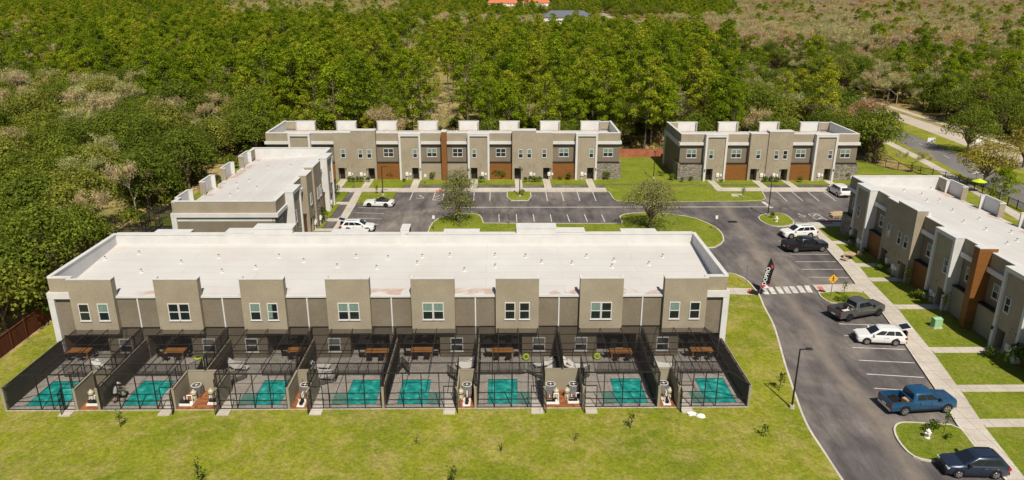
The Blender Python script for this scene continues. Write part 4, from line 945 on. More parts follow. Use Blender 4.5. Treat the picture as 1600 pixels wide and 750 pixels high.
def pine_proto(seed, h=19, n=4200, size=.34):
    r = np.random.default_rng(seed); segs = []; lobes = []
    lx, ly = r.uniform(-.6, .6, 2); segs.append(((0, 0, -.3), (lx, ly, h * .96), h * .012, h * .004))
    nb = int(r.integers(20, 27)); z0 = h * r.uniform(.30, .42)
    for i in range(nb):
        t = (i + r.uniform(0, 1)) / nb; z = z0 + (h - z0) * t; prof = math.sin(math.pi * min(1, .22 + .74 * t)) * .9 + .12
        a = 2.4 * i + r.uniform(-.5, .5); rr = 3.0 * prof * r.uniform(.55, 1); x0, y0 = lx * z / h, ly * z / h
        e = (x0 + rr * math.cos(a), y0 + rr * math.sin(a), z + .35 * rr)
        segs.append(((x0, y0, z - .2), e, .06, .03)); lobes.append((*e, r.uniform(.85, 1.4)))
    lobes.append((lx, ly, h, .9))
    return branch_mesh('trunk', segs, 'bark', 5), tri_cloud('crown', lobes_points(r, lobes, n), size, 'leaf_pine', .6, seed=seed)
def bare_proto(seed, h=11, rad=4.2, n=4200, mat='leaf_bare', size=.30, leafy=0):
    r = np.random.default_rng(seed); segs = []; tips = []
    def grow(p, d, l, rd, lv):
        q = p + d * l; segs.append((tuple(p), tuple(q), rd, rd * .66))
        if lv == 0: tips.append((p, q)); return
        for k in range(3 if lv > 1 else 4):
            nd = d + r.normal(size=3) * .55; nd[2] = abs(nd[2]) * .7 + .28; nd /= np.linalg.norm(nd); grow(q, nd, l * r.uniform(.62, .8), rd * .62, lv - 1)
    grow(np.array([0, 0, -.2]), np.array([.04, .03, 1.0]), h * .30, h * .017, 4)
    pts = np.array([p + (q - p) * r.uniform(0, 1.5) + r.normal(size=3) * .28 for p, q in [tips[i] for i in r.integers(0, len(tips), n)]])
    z = pts[:, 2]; 
    return branch_mesh('trunk', [s for s in segs], 'pale_bark', 3), tri_cloud('crown', pts, size * 1.5, mat, .3, up=.4, seed=seed, quad=False)
def shrub_proto(seed, h=2.2, n=420, size=.26, mat='leaf_shrub'):
    r = np.random.default_rng(seed); lobes = [(r.uniform(-.6, .6) * h * .5, r.uniform(-.6, .6) * h * .5, h * r.uniform(.3, .62), h * r.uniform(.28, .42)) for _ in range(5)]
    return tri_cloud('foliage', lobes_points(r, lobes, n), size, mat, .8, seed=seed)
PR = {'oak': [oak_proto(s, h=hh, rad=rr) for s, hh, rr in ((1, 9.6, 5.4), (2, 10.6, 5.2), (3, 8.4, 4.8), (4, 11.2, 6.0), (5, 7.4, 4.4))],
      'pine': [pine_proto(s, h=hh) for s, hh in ((11, 15.5), (12, 14), (13, 17), (14, 12.5), (15, 15))],
      'bare': [bare_proto(s, mat=mm) for s, mm in ((21, 'leaf_bare'), (22, 'leaf_tan'), (23, 'leaf_red'), (24, 'leaf_bare'), (25, 'leaf_tan'))]}
NAME = {'oak': ('oak_tree', 'tree'), 'pine': ('pine_tree', 'pine tree'), 'bare': ('bare_tree', 'tree')}
def tree(kind, k, x, y, s, label, group=None, rz=None, sz=1.0, name=None):
    tr, cr = PR[kind][k]; t = thing(name or NAME[kind][0], label, NAME[kind][1] if kind in NAME else 'tree', (x, y, 0), rz if rz is not None else rng.uniform(0, 6.28), group)
    t.scale = (s, s, s * sz)
    link(tr, 'trunk', t); link(cr, 'crown', t); return t
def in_poly(x, y, p):
    c = False; j = len(p) - 1
    for i in range(len(p)):
        if (p[i][1] > y) != (p[j][1] > y) and x < (p[j][0] - p[i][0]) * (y - p[i][1]) / (p[j][1] - p[i][1]) + p[i][0]: c = not c
        j = i
    return c
SITE = [(-49.6, -100), (-49.6, 76), (-53, 84), (-52.5, 128), (-50, 150), (-46, 151.5), (70, 151.5), (76, 143), (86, 130), (84, 60), (80, -100)]
cNy = [p[1] for p in cN]; cNx = [p[0] for p in cN]; cFx = [p[0] for p in cF]
def blocked(x, y):
    if in_poly(x, y, SITE): return True
    a = np.interp(y, cNy, cNx) - (10.5 if y < 200 else 5); b = np.interp(y, cNy, cFx) + (11.5 if y < 215 else 6.5)
    if 0 < x < a and y < 265 and PX(x, y, 0)[0] > 1378: return True
    return a < x < b
def patch(x, y): return math.sin(x * .031 + 1.3 * math.sin(y * .017)) + math.sin(y * .023 + 1.7 * math.sin(x * .019 + 2)) + .6 * math.sin(x * .09 + y * .05)
def zone(x, y):
    u, v = PX(x, y, 9); r = rng.random(); pt = patch(x, y)
    if (835 < u < 1045 and 24 < PX(x, y, 3)[1] < 62 + (5 if u > 930 else 0)) or (755 < u < 865 and 4 < PX(x, y, 3)[1] < 22): return 'low' if r < .6 else None
    if y > 150 and u > 380 and rng.random() < .10: return None
    v2 = PX(x, y, 15)[1]; v0 = PX(x, y, 0)[1]
    if 628 < u < 750 and (72 < v < 192 or 72 < v2 < 178 or 85 < v0 < 192): return ('pine' if r < .2 else 'bare' if r < .26 else None)
    if 120 < u < 205 and 262 < v < 345 and x < -60 : return (None if r < .6 else 'oak')
    if u > 1150:
        if v < 14: return 'oak' if r < .4 else 'bare'
        if v < 75: return 'bare' if r < .62 else ('oak' if r < .92 else 'pine')
        if v < 120: return 'oak' if r < .52 else ('bare' if r < .92 else 'pine')
        return 'oak' if r < .84 else ('bare' if r < .94 else 'pine')
    if v < 30:
        if 340 < u < 630 and v > 7: return 'bare' if r < .85 else 'pine'
        return 'oak' if r < .62 else 'pine'
    if 675 < u < 860 and 24 < v < 50: return 'bare' if r < .7 else 'oak'
    if 1040 < u < 1160 and v < 60: return 'bare' if r < .6 else 'oak'
    if 120 < v and 380 < u < 1150 : return 'pine' if r < .55 else ('oak' if r < .91 else 'bare')
    if u < 380:
        if v > 165: return 'oak' if r < .70 else ('bare' if r < .83 else None)
        if v > 110 and u < 220: return 'oak' if r < .66 else 'bare'
        return 'pine' if r < .5 + .2 * pt else ('oak' if r < .9 else 'bare')
    return 'pine' if r < .74 + .14 * pt else ('oak' if r < .93 else 'bare')
def PK(k, x, y):
    if k != 'bare': return rng.randrange(len(PR[k]))
    v = PX(x, y, 9)[1]; return rng.choice((0, 1, 2, 2, 3, 4) if v < 26 and x > 60 else (0, 1, 1, 3, 4, 4, 0, 2) if x > 60 else (0, 1, 3, 4))
cand = []
def add_grid(y0, y1, sp):
    y = y0
    while y < y1:
        hw = .72 * (y + 40) + 12; x = -hw + rng.uniform(0, sp)
        while x < hw:
            px, py = x + rng.uniform(-.42, .42) * sp, y + rng.uniform(-.42, .42) * sp
            if not blocked(px, py):
                k = zone(px, py)
                if k: cand.append((px, py, k))
            x += sp * (1.0 if k != 'pine' else .82) if (not blocked(px, py)) else sp
        y += sp * .9
add_grid(44, 175, 6.0); add_grid(175, 420, 5.6); add_grid(420, 900, 7.5); add_grid(900, 1850, 12)
def seen(c): u, v = PX(c[0], c[1], 10); return -40 < u < 1640 and -60 < v < 760
cand = [c for c in cand if seen(c)]
cand.sort(key=lambda c: math.hypot(c[0], c[1]))
cap = {'oak': 285, 'pine': 285, 'bare': 200}; used_n = {'oak': 0, 'pine': 0, 'bare': 0}; rest = []
DESC = {'oak': ('dull green oak', 'oaks'), 'pine': ('bright green pine', 'pines'), 'bare': ('nearly leafless pale twiggy tree', 'bare trees')}
def region(x, y):
    u, v = PX(x, y, 9)
    if x > 84: return 'across the divided road' + (', right of the stop sign' if u > 1330 else ', near the stop sign' if u > 1200 else ', far off')
    if x < -46 and y < 84: return 'left of the nearest building'
    if x < -46 and y < 150: return 'left of the end-on left row'
    col = 'at the far left' if u < 200 else 'behind the end-on left row' if u < 415 else 'behind the left end of the longest row' if u < 610 else 'round the straw clearing behind the longest row' if u < 760 else 'behind the right half of the longest row' if u < 975 else 'behind the gap between the far rows' if u < 1045 else 'behind the four-home row' if u < 1345 else 'near the divided road'
    return col
for x, y, k in cand:
    if k == 'low': rest.append((x, y, k)); continue
    if used_n[k] < cap[k]:
        used_n[k] += 1; s_ = rng.uniform(.78, 1.18) if k != 'pine' else rng.choice((rng.uniform(.6, .9), rng.uniform(.85, 1.2), rng.uniform(1.0, 1.3))); rg = region(x, y); dp = 'at the wood edge' if (y < 166 and x > -46) or (x < -46 and x > -60) else ('in the first rows' if y < 215 else 'deep in the wood')
        sw = 'small' if s_ < .9 else 'tall' if s_ > 1.05 else 'middling'
        tree(k, PK(k, x, y), x, y, s_, '%s %s %s, %s' % (sw, DESC[k][0], rg, dp) if len(('%s %s %s, %s' % (sw, DESC[k][0], rg, dp)).split()) < 17 else '%s %s %s' % (sw, DESC[k][0], rg), '%s %s' % (DESC[k][1], rg), sz=rng.uniform(.9, 1.12))
    else: rest.append((x, y, k))
# the far wood: one mass of trees that nobody could count
def scatter(name, pts, protos, label=None):
    me = bpy.data.meshes.new(name); me.from_pydata([(p[0], p[1], p[4] if len(p) > 4 else 0) for p in pts], [], [])
    ki = me.attributes.new('k', 'INT', 'POINT'); ki.data.foreach_set('value', [p[2] for p in pts])
    sc_ = me.attributes.new('s', 'FLOAT', 'POINT'); sc_.data.foreach_set('value', [p[3] for p in pts])
    an = me.attributes.new('a', 'FLOAT_VECTOR', 'POINT'); an.data.foreach_set('vector', [c for p in pts for c in (0, 0, rng.uniform(0, 6.28))])
    o = link(me, name); tag(o, label, None, None, 'stuff')
    ng = bpy.data.node_groups.new(name, 'GeometryNodeTree'); ng.interface.new_socket('Geometry', in_out='INPUT', socket_type='NodeSocketGeometry'); ng.interface.new_socket('Geometry', in_out='OUTPUT', socket_type='NodeSocketGeometry')
    N = ng.nodes; gi = N.new('NodeGroupInput'); go = N.new('NodeGroupOutput'); jn = N.new('GeometryNodeJoinGeometry')
    def at_(nm, ty): a = N.new('GeometryNodeInputNamedAttribute'); a.data_type = ty; a.inputs['Name'].default_value = nm; return a.outputs['Attribute']
    k_, s_, a_ = at_('k', 'INT'), at_('s', 'FLOAT'), at_('a', 'FLOAT_VECTOR')
    e2r = N.new('FunctionNodeEulerToRotation'); ng.links.new(a_, e2r.inputs[0])
    for i, obs in enumerate(protos):
        cmp = N.new('FunctionNodeCompare'); cmp.data_type = 'INT'; cmp.operation = 'EQUAL'
        ng.links.new(k_, [s for s in cmp.inputs if s.identifier == 'A_INT'][0]); [s for s in cmp.inputs if s.identifier == 'B_INT'][0].default_value = i
        for ob in obs:
            oi = N.new('GeometryNodeObjectInfo'); oi.transform_space = 'ORIGINAL'; oi.inputs['Object'].default_value = ob; oi.inputs['As Instance'].default_value = True
            ip = N.new('GeometryNodeInstanceOnPoints'); ng.links.new(gi.outputs[0], ip.inputs['Points']); ng.links.new(cmp.outputs[0], ip.inputs['Selection']); ng.links.new(oi.outputs['Geometry'], ip.inputs['Instance'])
            ng.links.new(e2r.outputs[0], ip.inputs['Rotation']); ng.links.new(s_, ip.inputs['Scale']); ng.links.new(ip.outputs[0], jn.inputs[0])
    ng.links.new(jn.outputs[0], go.inputs[0]); md = o.modifiers.new('scatter', 'NODES'); md.node_group = ng; return o
def find(meshes):   # objects that carry given mesh data
    return [next(o for o in COL.objects if o.data is m) for m in meshes]
proto_list = []; index = {}
for kd in PR:
    for j, (tr, cr) in enumerate(PR[kd]): index[(kd, j)] = len(proto_list); proto_list.append(find((tr, cr)))
pts = []
for x, y, k in rest: 
    if k == 'low': pts.append((x, y, index[('bare', rng.choice((0, 1, 3)))], rng.uniform(.35, .6))); continue
    s = (rng.uniform(.8, 1.2) if k != 'pine' else rng.choice((rng.uniform(.65, .9), rng.uniform(.85, 1.25)))) * (1.0 if y < 900 else 1.3) * (1.35 if k == 'bare' and y > 330 else 1); pts.append((x, y, index[(k, PK(k, x, y))], s))
scatter('distant_forest', pts, proto_list)
# undergrowth between the trunks
ug = [shrub_proto(31, 2.4, 300, .34, 'leaf_under'), shrub_proto(32, 1.8, 260, .3, 'leaf_under'), shrub_proto(33, 3.2, 380, .36, 'leaf_oak')]
sh_o = [];
pts = []
for _ in range(9000):
    y = 46 + 330 * rng.random() ** 1.3; hw = .72 * (y + 40) + 10; x = rng.uniform(-hw, hw)
    if blocked(x, y) or not seen((x, y)): continue
    u, v = PX(x, y, 0)
    if 625 < u < 750 and 90 < v < 195 and rng.random() < .96: continue
    if 130 < u < 205 and 270 < v < 380 and rng.random() < .85: continue
    pts.append((x, y, rng.choices((0, 1, 2), (5, 4, 2))[0], rng.uniform(.5, 1.2)))
fx, fy = pts[0][0], pts[0][1]
for j, m in enumerate(ug): 
    q = link(m, 'wild_shrub', None, (pts[j][0], pts[j][1], 0)); tag(q, ['rust tinted wild bush at the wood edge', 'small olive wild bush at the wood edge', 'taller green wild bush at the wood edge'][j], 'bush', 'wild bushes under the trees'); sh_o.append([q])
scatter('undergrowth', pts[3:], sh_o)
# named trees of the estate
PR['lot'] = [oak_proto(41, h=7.6, rad=3.2, n=3600, size=.25, mat='leaf_oak'), oak_proto(42, h=6.2, rad=2.9, n=3000, size=.25, mat='leaf_yellowish')] if False else [oak_proto(41, h=9.2, rad=4.5, n=4800, size=.2, mat='leaf_grey', zc=.70, zf=.40), oak_proto(42, h=7.2, rad=3.4, n=3500, size=.19, mat='leaf_grey', zc=.68, zf=.40)]
x, y = G(1015, 359); tree('lot', 0, x, y, 1.0, 'large rounded oak on the right end of the car park lawn', None, .4, name='oak_tree')
x, y = G(716, 349); tree('lot', 1, x, y, .92, 'oak on the island lawn, nearer of the two beside the parking bays', None, 1.4, name='oak_tree')
x, y = G(722, 322); tree('lot', 1, x - .5, y, .95, 'oak in the parking bays, farther of the two in front of the far row', None, 3.9, 1.05, name='oak_tree')
PR['yel'] = [oak_proto(51, h=9.5, rad=5.4, n=3200, size=.3, mat='leaf_yellow')]
x, y = G(1535, 292); tree('yel', 0, x, y, 1.0, 'broad yellow green tree behind the right-hand white roof', None, 0, name='broadleaf_tree')
x, y = G(1598, 262); tree('yel', 0, x, y, 1.0, 'orange yellow tree across the road at the right picture edge', None, 2, name='broadleaf_tree')
x, y = G(1425, 268); tree('bare', 1, x, y, .55, 'small thin-crowned tree on the verge of the divided road', None, 2)
x, y = G(1385, 236); tree('oak', 2, x - 11, y - 2, .72, 'oak between the end of the four-home row and the road', None, 2)
x, y = G(1352, 238); tree('oak', 0, x, y + 3, .8, 'smaller oak just past the end wall of the four-home row', None, 1)
x, y = G(1590, 345); tree('pine', 3, x - 3, y, .62, 'short dark pine behind the right-hand white roof', None, 2)
x, y = G(1500, 240); tree('oak', 3, x + 1.5, y, 1.0, 'dense dark oak shading the median of the divided road', None, 2)
for u, v, s in ((1322, 226, .8), (1290, 206, .8), (1250, 188, .75), (1210, 174, .8)):
    x, y = G(u, v); 
    if not in_poly(x, y, SITE): tree('oak', 4, x, y, s, 'oak in the line of trees along the near verge of the divided road', 'oaks along the near verge', rng.uniform(0, 6))
# saplings
def sapling(x, y, h, label, dens=90, mat='leaf_shrub'):
    t = thing('sapling', label, 'young tree', (x, y, LZ), 0, None); r = np.random.default_rng(int(abs(x * 100 + y * 10)))
    m = MB(); m.tube((0, 0, 0), (.08, .03, h * .8), .035, .02, 6)
    for k in range(5): a = r.uniform(0, 6.28); z = h * (.45 + .1 * k); m.tube((.05, .02, z), (.05 + .35 * math.cos(a), .35 * math.sin(a), z + .3), .015, .008, 4)
    m.build('trunk', 'bark', t)
    pts = r.normal(size=(dens, 3)) * np.array([.15, .15, h * .19]) + np.array([.08, .03, h * .72]); link(tri_cloud('crown', pts, .17, mat, .8, seed=3), 'crown', t)
SAP = [(188, 668, 1.9, 'sapling on the front lawn below the gap between first and second pool yards', 90), (985, 670, 1.7, 'sapling on the front lawn below the seventh pool yard', 90), (1217, 611, 2.3, 'sapling with dark crown beside the near lamp post', 110), (1193, 683, 1.5, 'sapling on the lawn left of the drive, nearest the camera there', 60), (311, 760, 2.6, 'sapling at the bottom picture edge, left of centre', 120), (707, 762, 2.4, 'leafy sapling at the bottom picture edge, below centre', 130), (650, 695, 1.1, 'thin bare stake of a sapling on the lawn below the fifth pool', 14), (782, 706, 1.1, 'thin bare stake of a sapling on the lawn below the sixth pool', 14), (898, 690, 1.0, 'thin bare stake of a sapling on the lawn right of the sixth pool', 10),
       (1474, 678, 2.6, 'sapling on the lawn island between blue pickup and dark blue car', 100), (1318, 463, 2.4, 'sapling on the lawn island behind the crossing sign', 90), (743 + 52, 350, 2.3, 'thin sapling on the lawn strip behind the near white roof', 50), (588, 303, 2.2, 'small dark conifer sapling on the lawn behind the white convertible', 150), (1160, 308, 2.0, 'small dark sapling on the lawn left of the marked bays', 140), (1218, 336, 2.0, 'bare sapling on the island with the far right lamp post', 14), (1472, 489, 2.6, 'green sapling by the fourth door path of the right row', 170), (1415, 447, 2.8, 'bright green sapling between third and fourth paths of the right row', 200), (1508, 522, 1.8, 'yellow green sapling in a bare patch before the right row', 110)]
for u, v, h, lb, dn in SAP:
    x, y = G(u, v, LZ); sapling(x, y, h * .82, lb, int(dn * .7), 'leaf_shrub' if dn < 150 else 'leaf_pine')
# shrubs planted along the fronts
shp = [shrub_proto(61, 1.0, 260, .13), shrub_proto(62, 1.3, 300, .15), shrub_proto(63, .8, 200, .12)]
palm = None
def shrub(x, y, k, s, label, group): o = link(shp[k], 'shrub', None, (x, y, LZ), rng.uniform(0, 6)); o.scale = (s, s, s * rng.uniform(.9, 1.3)); tag(o, label, 'shrub', group)
for grp, us, v in ((' before the far row, left tower', (546, 553, 560, 567, 574), 284), (' before the far row, right tower', (821, 827, 833, 839, 845), 283.5), (' before the four-home row tower', (1192, 1198, 1204, 1210, 1216), 284)):
    for u in us: x, y = G(u, v, LZ); shrub(x, y - .2, 0, .95, 'clipped shrub in the short hedge' + grp, 'hedge shrubs' + grp)
SHR = [(608, 279, 1.9, 'tall dark shrub against the wood panel right of the far left tower'), (782, 279, 1.9, 'tall palm-like shrub against the centre wood panel of the far row'), (632, 284, 1.0, 'low shrub at the far row by its second white frame'), (674, 281, 1.3, 'shrub at the far row left of the wood column'), (753, 285, 1.0, 'pale shrub by the far row door right of the wood column'), (875, 281, 1.1, 'shrub left before the right wood panel of the far row'), (887, 281, 1.2, 'shrub right before the right wood panel of the far row'), (948, 281, 1.2, 'shrub before the stone end of the far row'),
       (1080, 283, 1.1, 'shrub before the left stone end of the four-home row'), (1065, 285, .9, 'low pale shrub at the left corner of the four-home row'), (1150, 278, 1.8, 'tall shrub before the left wood panel of the four-home row'), (1127, 285, .9, 'low shrub by the first door of the four-home row'), (1249, 284, 1.2, 'shrub before the right wood panel of the four-home row'), (1320, 280, 1.4, 'dark shrub before the right stone end of the four-home row'),
       (1380, 424, 1.4, 'rounded hedge shrub beside the third door path of the right row'), (1372, 416, 1.3, 'rounded hedge shrub left of the third door path of the right row'), (1437, 468, 1.3, 'flowering shrub by the fourth door path of the right row'), (1425, 463, 1.0, 'small shrub farther back by the fourth door path'), (1541, 558, 1.3, 'shrub by the fifth door path of the right row'), (1585, 578, 2.0, 'tall leafy shrub at the right edge near the fifth path'), (1351, 396, 1.0, 'small shrub beside the second door path of the right row'), (1330, 380, 1.3, 'yellowish shrub near the first door of the right row'),
       (502, 346, 1.8, 'dense shrub at the near corner of the left row front'), (507, 330, 1.5, 'flowering shrub beside the left row, nearer path'), (518, 318, 1.6, 'yellow green shrub beside the left row, middle'), (524, 305, 1.5, 'dark shrub beside the left row, far end'), (1310, 470, .9, 'low dark shrub on the crossing island, left one'), (1322, 471, .8, 'low dark shrub on the crossing island, right one'), (1455, 676, .9, 'low dark shrub left of the sapling on the lawn island'), (1482, 686, .8, 'low dark shrub right of the sapling on the lawn island'), (1207, 340, .9, 'low shrub at the foot of the far right lamp post'), (815, 305, .9, 'low shrub at the foot of the lamp post in the central island'), (1032, 275, 1.6, 'reddish wild shrub left of the four-home row'), (1050, 282, 1.5, 'green wild shrub left of the four-home row corner'), (80, 500, 1.6, 'shrub in front of the dark fence at left')]
for j, (u, v, s, lb) in enumerate(SHR):
    x, y = G(u, v, LZ)
    shrub(x, y, j % 3, s, lb, None)

# ------------------------------------------------------------------ vehicles
def arc_pts(pts): return pts
def loft(mb, secs, caps=True):
    n = len(secs[0]); vs = [p for s_ in secs for p in s_]; fs = []
    for i in range(len(secs) - 1):
        for j in range(n): a, b = i * n + j, i * n + (j + 1) % n; fs.append((a, a + n, b + n, b))
    if caps: fs += [tuple(range(n)), tuple(reversed(range((len(secs) - 1) * n, len(secs) * n)))]
    mb.add(vs, fs)
def interp(prof, x): return float(np.interp(x, [p[0] for p in prof], [p[1] for p in prof]))
def wheel(par, x, y, r, side, rimm='rim'):
    w_ = MB(); w_.tube((x, y - .11, r), (x, y + .11, r), r, r, 22); t = w_.build('wheel', 'tyre', par, smooth=40)
    m = MB(); yo = y + side * .112; m.tube((x, yo - .012, r), (x, yo + .012, r), r * .64, r * .64, 18); rm = m.build('rim', 'trim_black', t)
    m = MB()
    for k in range(5):
        a = 2 * math.pi * k / 5; m.bar((x, yo + side * .016, r), (x + r * .6 * math.cos(a), yo + side * .016, r + r * .6 * math.sin(a)), .035, .05)
    for k in range(18):
        a0, a1 = 2 * math.pi * k / 18, 2 * math.pi * (k + 1) / 18; m.quad(*[(x + q * r * math.cos(a), yo + side * .02, r + q * r * math.sin(a)) for q, a in ((.56, a0), (.66, a0), (.66, a1), (.56, a1))][::-side])
        m.quad(*[(x + q * r * math.cos(a), yo + side * .0201, r + q * r * math.sin(a)) for q, a in ((.56, a0), (.66, a0), (.66, a1), (.56, a1))][::side]) if False else None
    m.build('spokes', rimm, t)
def vehicle(name, label, cat, kind, paint, L, W, Ht, wb, wr, loc, rz, rimm='rim', opts=()):
    """x forward, origin at ground centre. kind: suv, pickup, coupe, van"""
    t = thing(name, label, cat, (*loc, .01), rz); hw = W / 2; f = L / 2
    fo = (L - wb) * (.46 if kind != 'pickup' else .42); xf = f - fo; xr = xf - wb
    if kind == 'suv': hood, belt, top = Ht * .60, Ht * .62, Ht; cab = dict(b0=xf - .28, b1=-f + .10, t0=xf - 1.25, t1=-f + .62)
    elif kind == 'van': hood, belt, top = Ht * .58, Ht * .60, Ht; cab = dict(b0=xf + .05, b1=-f + .06, t0=xf - 1.0, t1=-f + .28)
    elif kind == 'coupe': hood, belt, top = Ht * .66, Ht * .70, Ht; cab = dict(b0=xf - .72, b1=-f + .75, t0=xf - 1.45, t1=-f + 1.55)
    else: hood, belt, top = Ht * .64, Ht * .66, Ht; cab = dict(b0=xf - .45, b1=xf - 3.05, t0=xf - 1.30, t1=xf - 2.90)
    zb = .26 if kind != 'pickup' else .42
    if kind == 'coupe': zb = .20
    # lower body, wheel arches cut out of the side skin
    def sec(x, wf, zt, zb_): 
        w_ = hw * wf; zm = zb_ + (zt - zb_) * .55
        return [(x, -w_ * .93, zb_), (x, -w_, zb_ + (zt - zb_) * .25), (x, -w_, zm), (x, -w_ * .95, zt - .07), (x, -w_ * .86, zt), (x, 0, zt + .025), (x, w_ * .86, zt), (x, w_ * .95, zt - .07), (x, w_, zm), (x, w_, zb_ + (zt - zb_) * .25), (x, w_ * .93, zb_)]
    tail = belt if kind != 'coupe' else belt * .97
    bed0 = cab['b1'] - .03
    prof = [(-f, .80, tail * .86, zb + .12), (-f + .05, .92, tail * .97, zb + .04), (-f + .3, .99, tail, zb), (xr, 1.0, tail, zb), (0, 1.0, belt, zb), (cab['b0'], 1.0, belt, zb), (cab['b0'] + .12, 1.0, belt - .01, zb), (xf, .995, hood - .015, zb), (f - .38, .95, hood * .955, zb), (f - .12, .86, hood * .86, zb + .03), (f - .02, .76, hood * .70, zb + .09), (f, .70, hood * .58, zb + .14)]
    if kind == 'pickup':
        prof = [p for p in prof if p[0] > bed0]; prof = [(bed0, 1.0, belt, zb)] + prof; prof[-3:] = [(f - .10, .95, hood * .95, zb + .02), (f - .02, .90, hood * .86, zb + .08), (f, .86, hood * .80, zb + .12)]
    bm = MB(); loft(bm, [sec(*p) for p in sorted(prof)]); 
    if kind == 'pickup':
        b1_, b0_ = -f + .06, bed0; wt_ = .09; ztop = belt - .0
        for sg in (-1, 1): bm.box(b1_, b0_ + .02, sg * hw * .995, sg * (hw - wt_), zb + .06, ztop)
        bm.box(b0_ - .07, b0_ - .004, -(hw - wt_), hw - wt_, zb + .06, ztop + .02); bm.box(b1_, b0_, -(hw - wt_), hw - wt_, zb + .06, zb + .22)
    body = bm.build('body', paint, t, smooth=32)
    if kind == 'pickup':
        MB().box(-f, -f + .06, -hw * .97, hw * .97, zb + .12, belt).build('tailgate', paint, t)
        MB().box(b1_ + .01, b0_ - .08, -(hw - wt_) + .005, hw - wt_ - .005, zb + .222, zb + .26).build('bed_liner', 'trim_black', t)
        if 'cover' in opts: MB().box(b1_ - .01, b0_ - .02, -hw + .03, hw - .03, belt, belt + .035).build('bed_cover', 'trim_black', t)
    # bumpers and sills
    m = MB(); m.box(f - .22, f + .04, -hw * .84, hw * .84, zb + .0, zb + .24); m.build('front_bumper', 'trim_black' if 'darkbump' in opts or kind != 'coupe' else paint, t)
    m = MB(); m.box(-f - .05, -f + .15, -hw * .86, hw * .86, zb + .02, zb + .24); m.build('rear_bumper', 'chrome' if kind == 'pickup' and 'darkbump' not in opts else 'trim_black', t)
    m = MB(); m.box(xr + wr + .05, xf - wr - .05, -hw * .985, -hw * .9, zb - .07, zb + .05); m.box(xr + wr + .05, xf - wr - .05, hw * .9, hw * .985, zb - .07, zb + .05); m.build('sill', 'trim_black', t)
    # arches + wheels
    for x in (xf, xr):
        for sg in (-1, 1):
            m = MB(); n = 14; R_ = wr * 1.22; y0, y1 = sg * hw * .8, sg * (hw + .006)
            ring_ = [(x + R_ * math.cos(math.pi * k / n), max(zb - .02, wr + R_ * math.sin(math.pi * k / n))) for k in range(n + 1)]
            m.add([(a, y0, b) for a, b in ring_] + [(a, y1, b) for a, b in ring_], [tuple(range(n + 1)) if sg < 0 else tuple(reversed(range(n + 1))), tuple(reversed(range(n + 1, 2 * n + 2))) if sg < 0 else tuple(range(n + 1, 2 * n + 2))] + [(k, k + 1, k + n + 2, k + n + 1) for k in range(n)])
            m.build('wheel_arch', 'trim_black', t); wheel(t, x, sg * (hw - .10), wr, sg, rimm)
    # cabin
    b0, b1, t0, t1 = cab['b0'], cab['b1'], cab['t0'], cab['t1']; zl = belt - .02; w0, w1 = hw * .90, hw * (.74 if kind != 'coupe' else .66)
    if kind == 'van': w1 = hw * .86
    roofm = 'trim_black' if kind == 'coupe' else paint
    xm = (t0 + t1) / 2
    def csec(xb, xt, wf=1.0): return None
    ring4 = lambda xf_, xb_, w_, z, rnd: [(xf_, -w_ * .86, z), (xf_ - rnd, -w_, z), (xb_ + rnd, -w_, z), (xb_, -w_ * .88, z), (xb_, w_ * .88, z), (xb_ + rnd, w_, z), (xf_ - rnd, w_, z), (xf_, w_ * .86, z)]
    cb = MB(); A = ring4(b0, b1, w0, zl, .12); B = ring4(t0 + .05, t1 - .03, w1 * 1.02, top - .10, .14); C_ = ring4(t0 - .10, t1 + .12, w1 * .92, top - .015, .14); D_ = ring4(t0 - .35, t1 + .4, w1 * .6, top, .1)
    cb.add(A + B + C_ + D_, [(i + 8 * k, i + 8 * (k + 1), (i + 1) % 8 + 8 * (k + 1), (i + 1) % 8 + 8 * k) for k in range(3) for i in range(8)] + [tuple(reversed(range(24, 32)))])
    cb.build('cabin', roofm, t, smooth=35)
    lp = lambda a, b, s_: tuple(a[i] + (b[i] - a[i]) * s_ for i in range(3))
    def pane(nm, P0, P1, P2, P3, s0, s1, r0, r1, off):     # panel on bilinear face: P0-P1 bottom, P3-P2 top
        q = []
        for s_, r_ in ((s0, r0), (s1, r0), (s1, r1), (s0, r1)):
            a = lp(P0, P1, s_); b = lp(P3, P2, s_); q.append(Vector(lp(a, b, r_)) + Vector(off))
        m = MB(); m.add([tuple(v) for v in q] + [tuple(v - Vector(off) * 2) for v in q], [(0, 1, 2, 3), (3, 2, 1, 0)][:1] + [(7, 6, 5, 4), (0, 4, 5, 1), (1, 5, 6, 2), (2, 6, 7, 3), (3, 7, 4, 0)]); return m.build(nm, 'car_glass', t)
    pane('windscreen', A[0], A[7], B[7], B[0], .03, .97, .10, .95, (.014, 0, .012)); pane('rear_window', A[4], A[3], B[3], B[4], .06, .94, .22, .92, (-.014, 0, .01))
    splits = {'suv': [(.05, .36), (.385, .68), (.705, .95)], 'van': [(.12, .36), (.385, .66), (.69, .96)], 'coupe': [(.12, .56), (.6, .8)], 'pickup': [(.10, .50), (.53, .90)]}[kind]
    for sg, (a, b, c, d) in ((-1, (A[1], A[2], B[2], B[1])), (1, (A[6], A[5], B[5], B[6]))):
        for s0, s1 in splits: pane('side_window', a, b, c, d, s0, s1, .12, .88, (0, sg * .014, .004))
    if kind in ('suv', 'van') and 'rails' in opts:
        for sg in (-1, 1): MB().bar((t0 - .3, sg * w1 * .86, top + .035), (t1 + .3, sg * w1 * .86, top + .035), .02).build('roof_rail', 'trim_black', t)
    # lamps, grille, plate, mirrors, handles
    zg = hood * .70
    MB().box(f - .10, f + .025, -hw * .42, hw * .42, zg - .16, zg + .06).build('grille', 'trim_black', t)
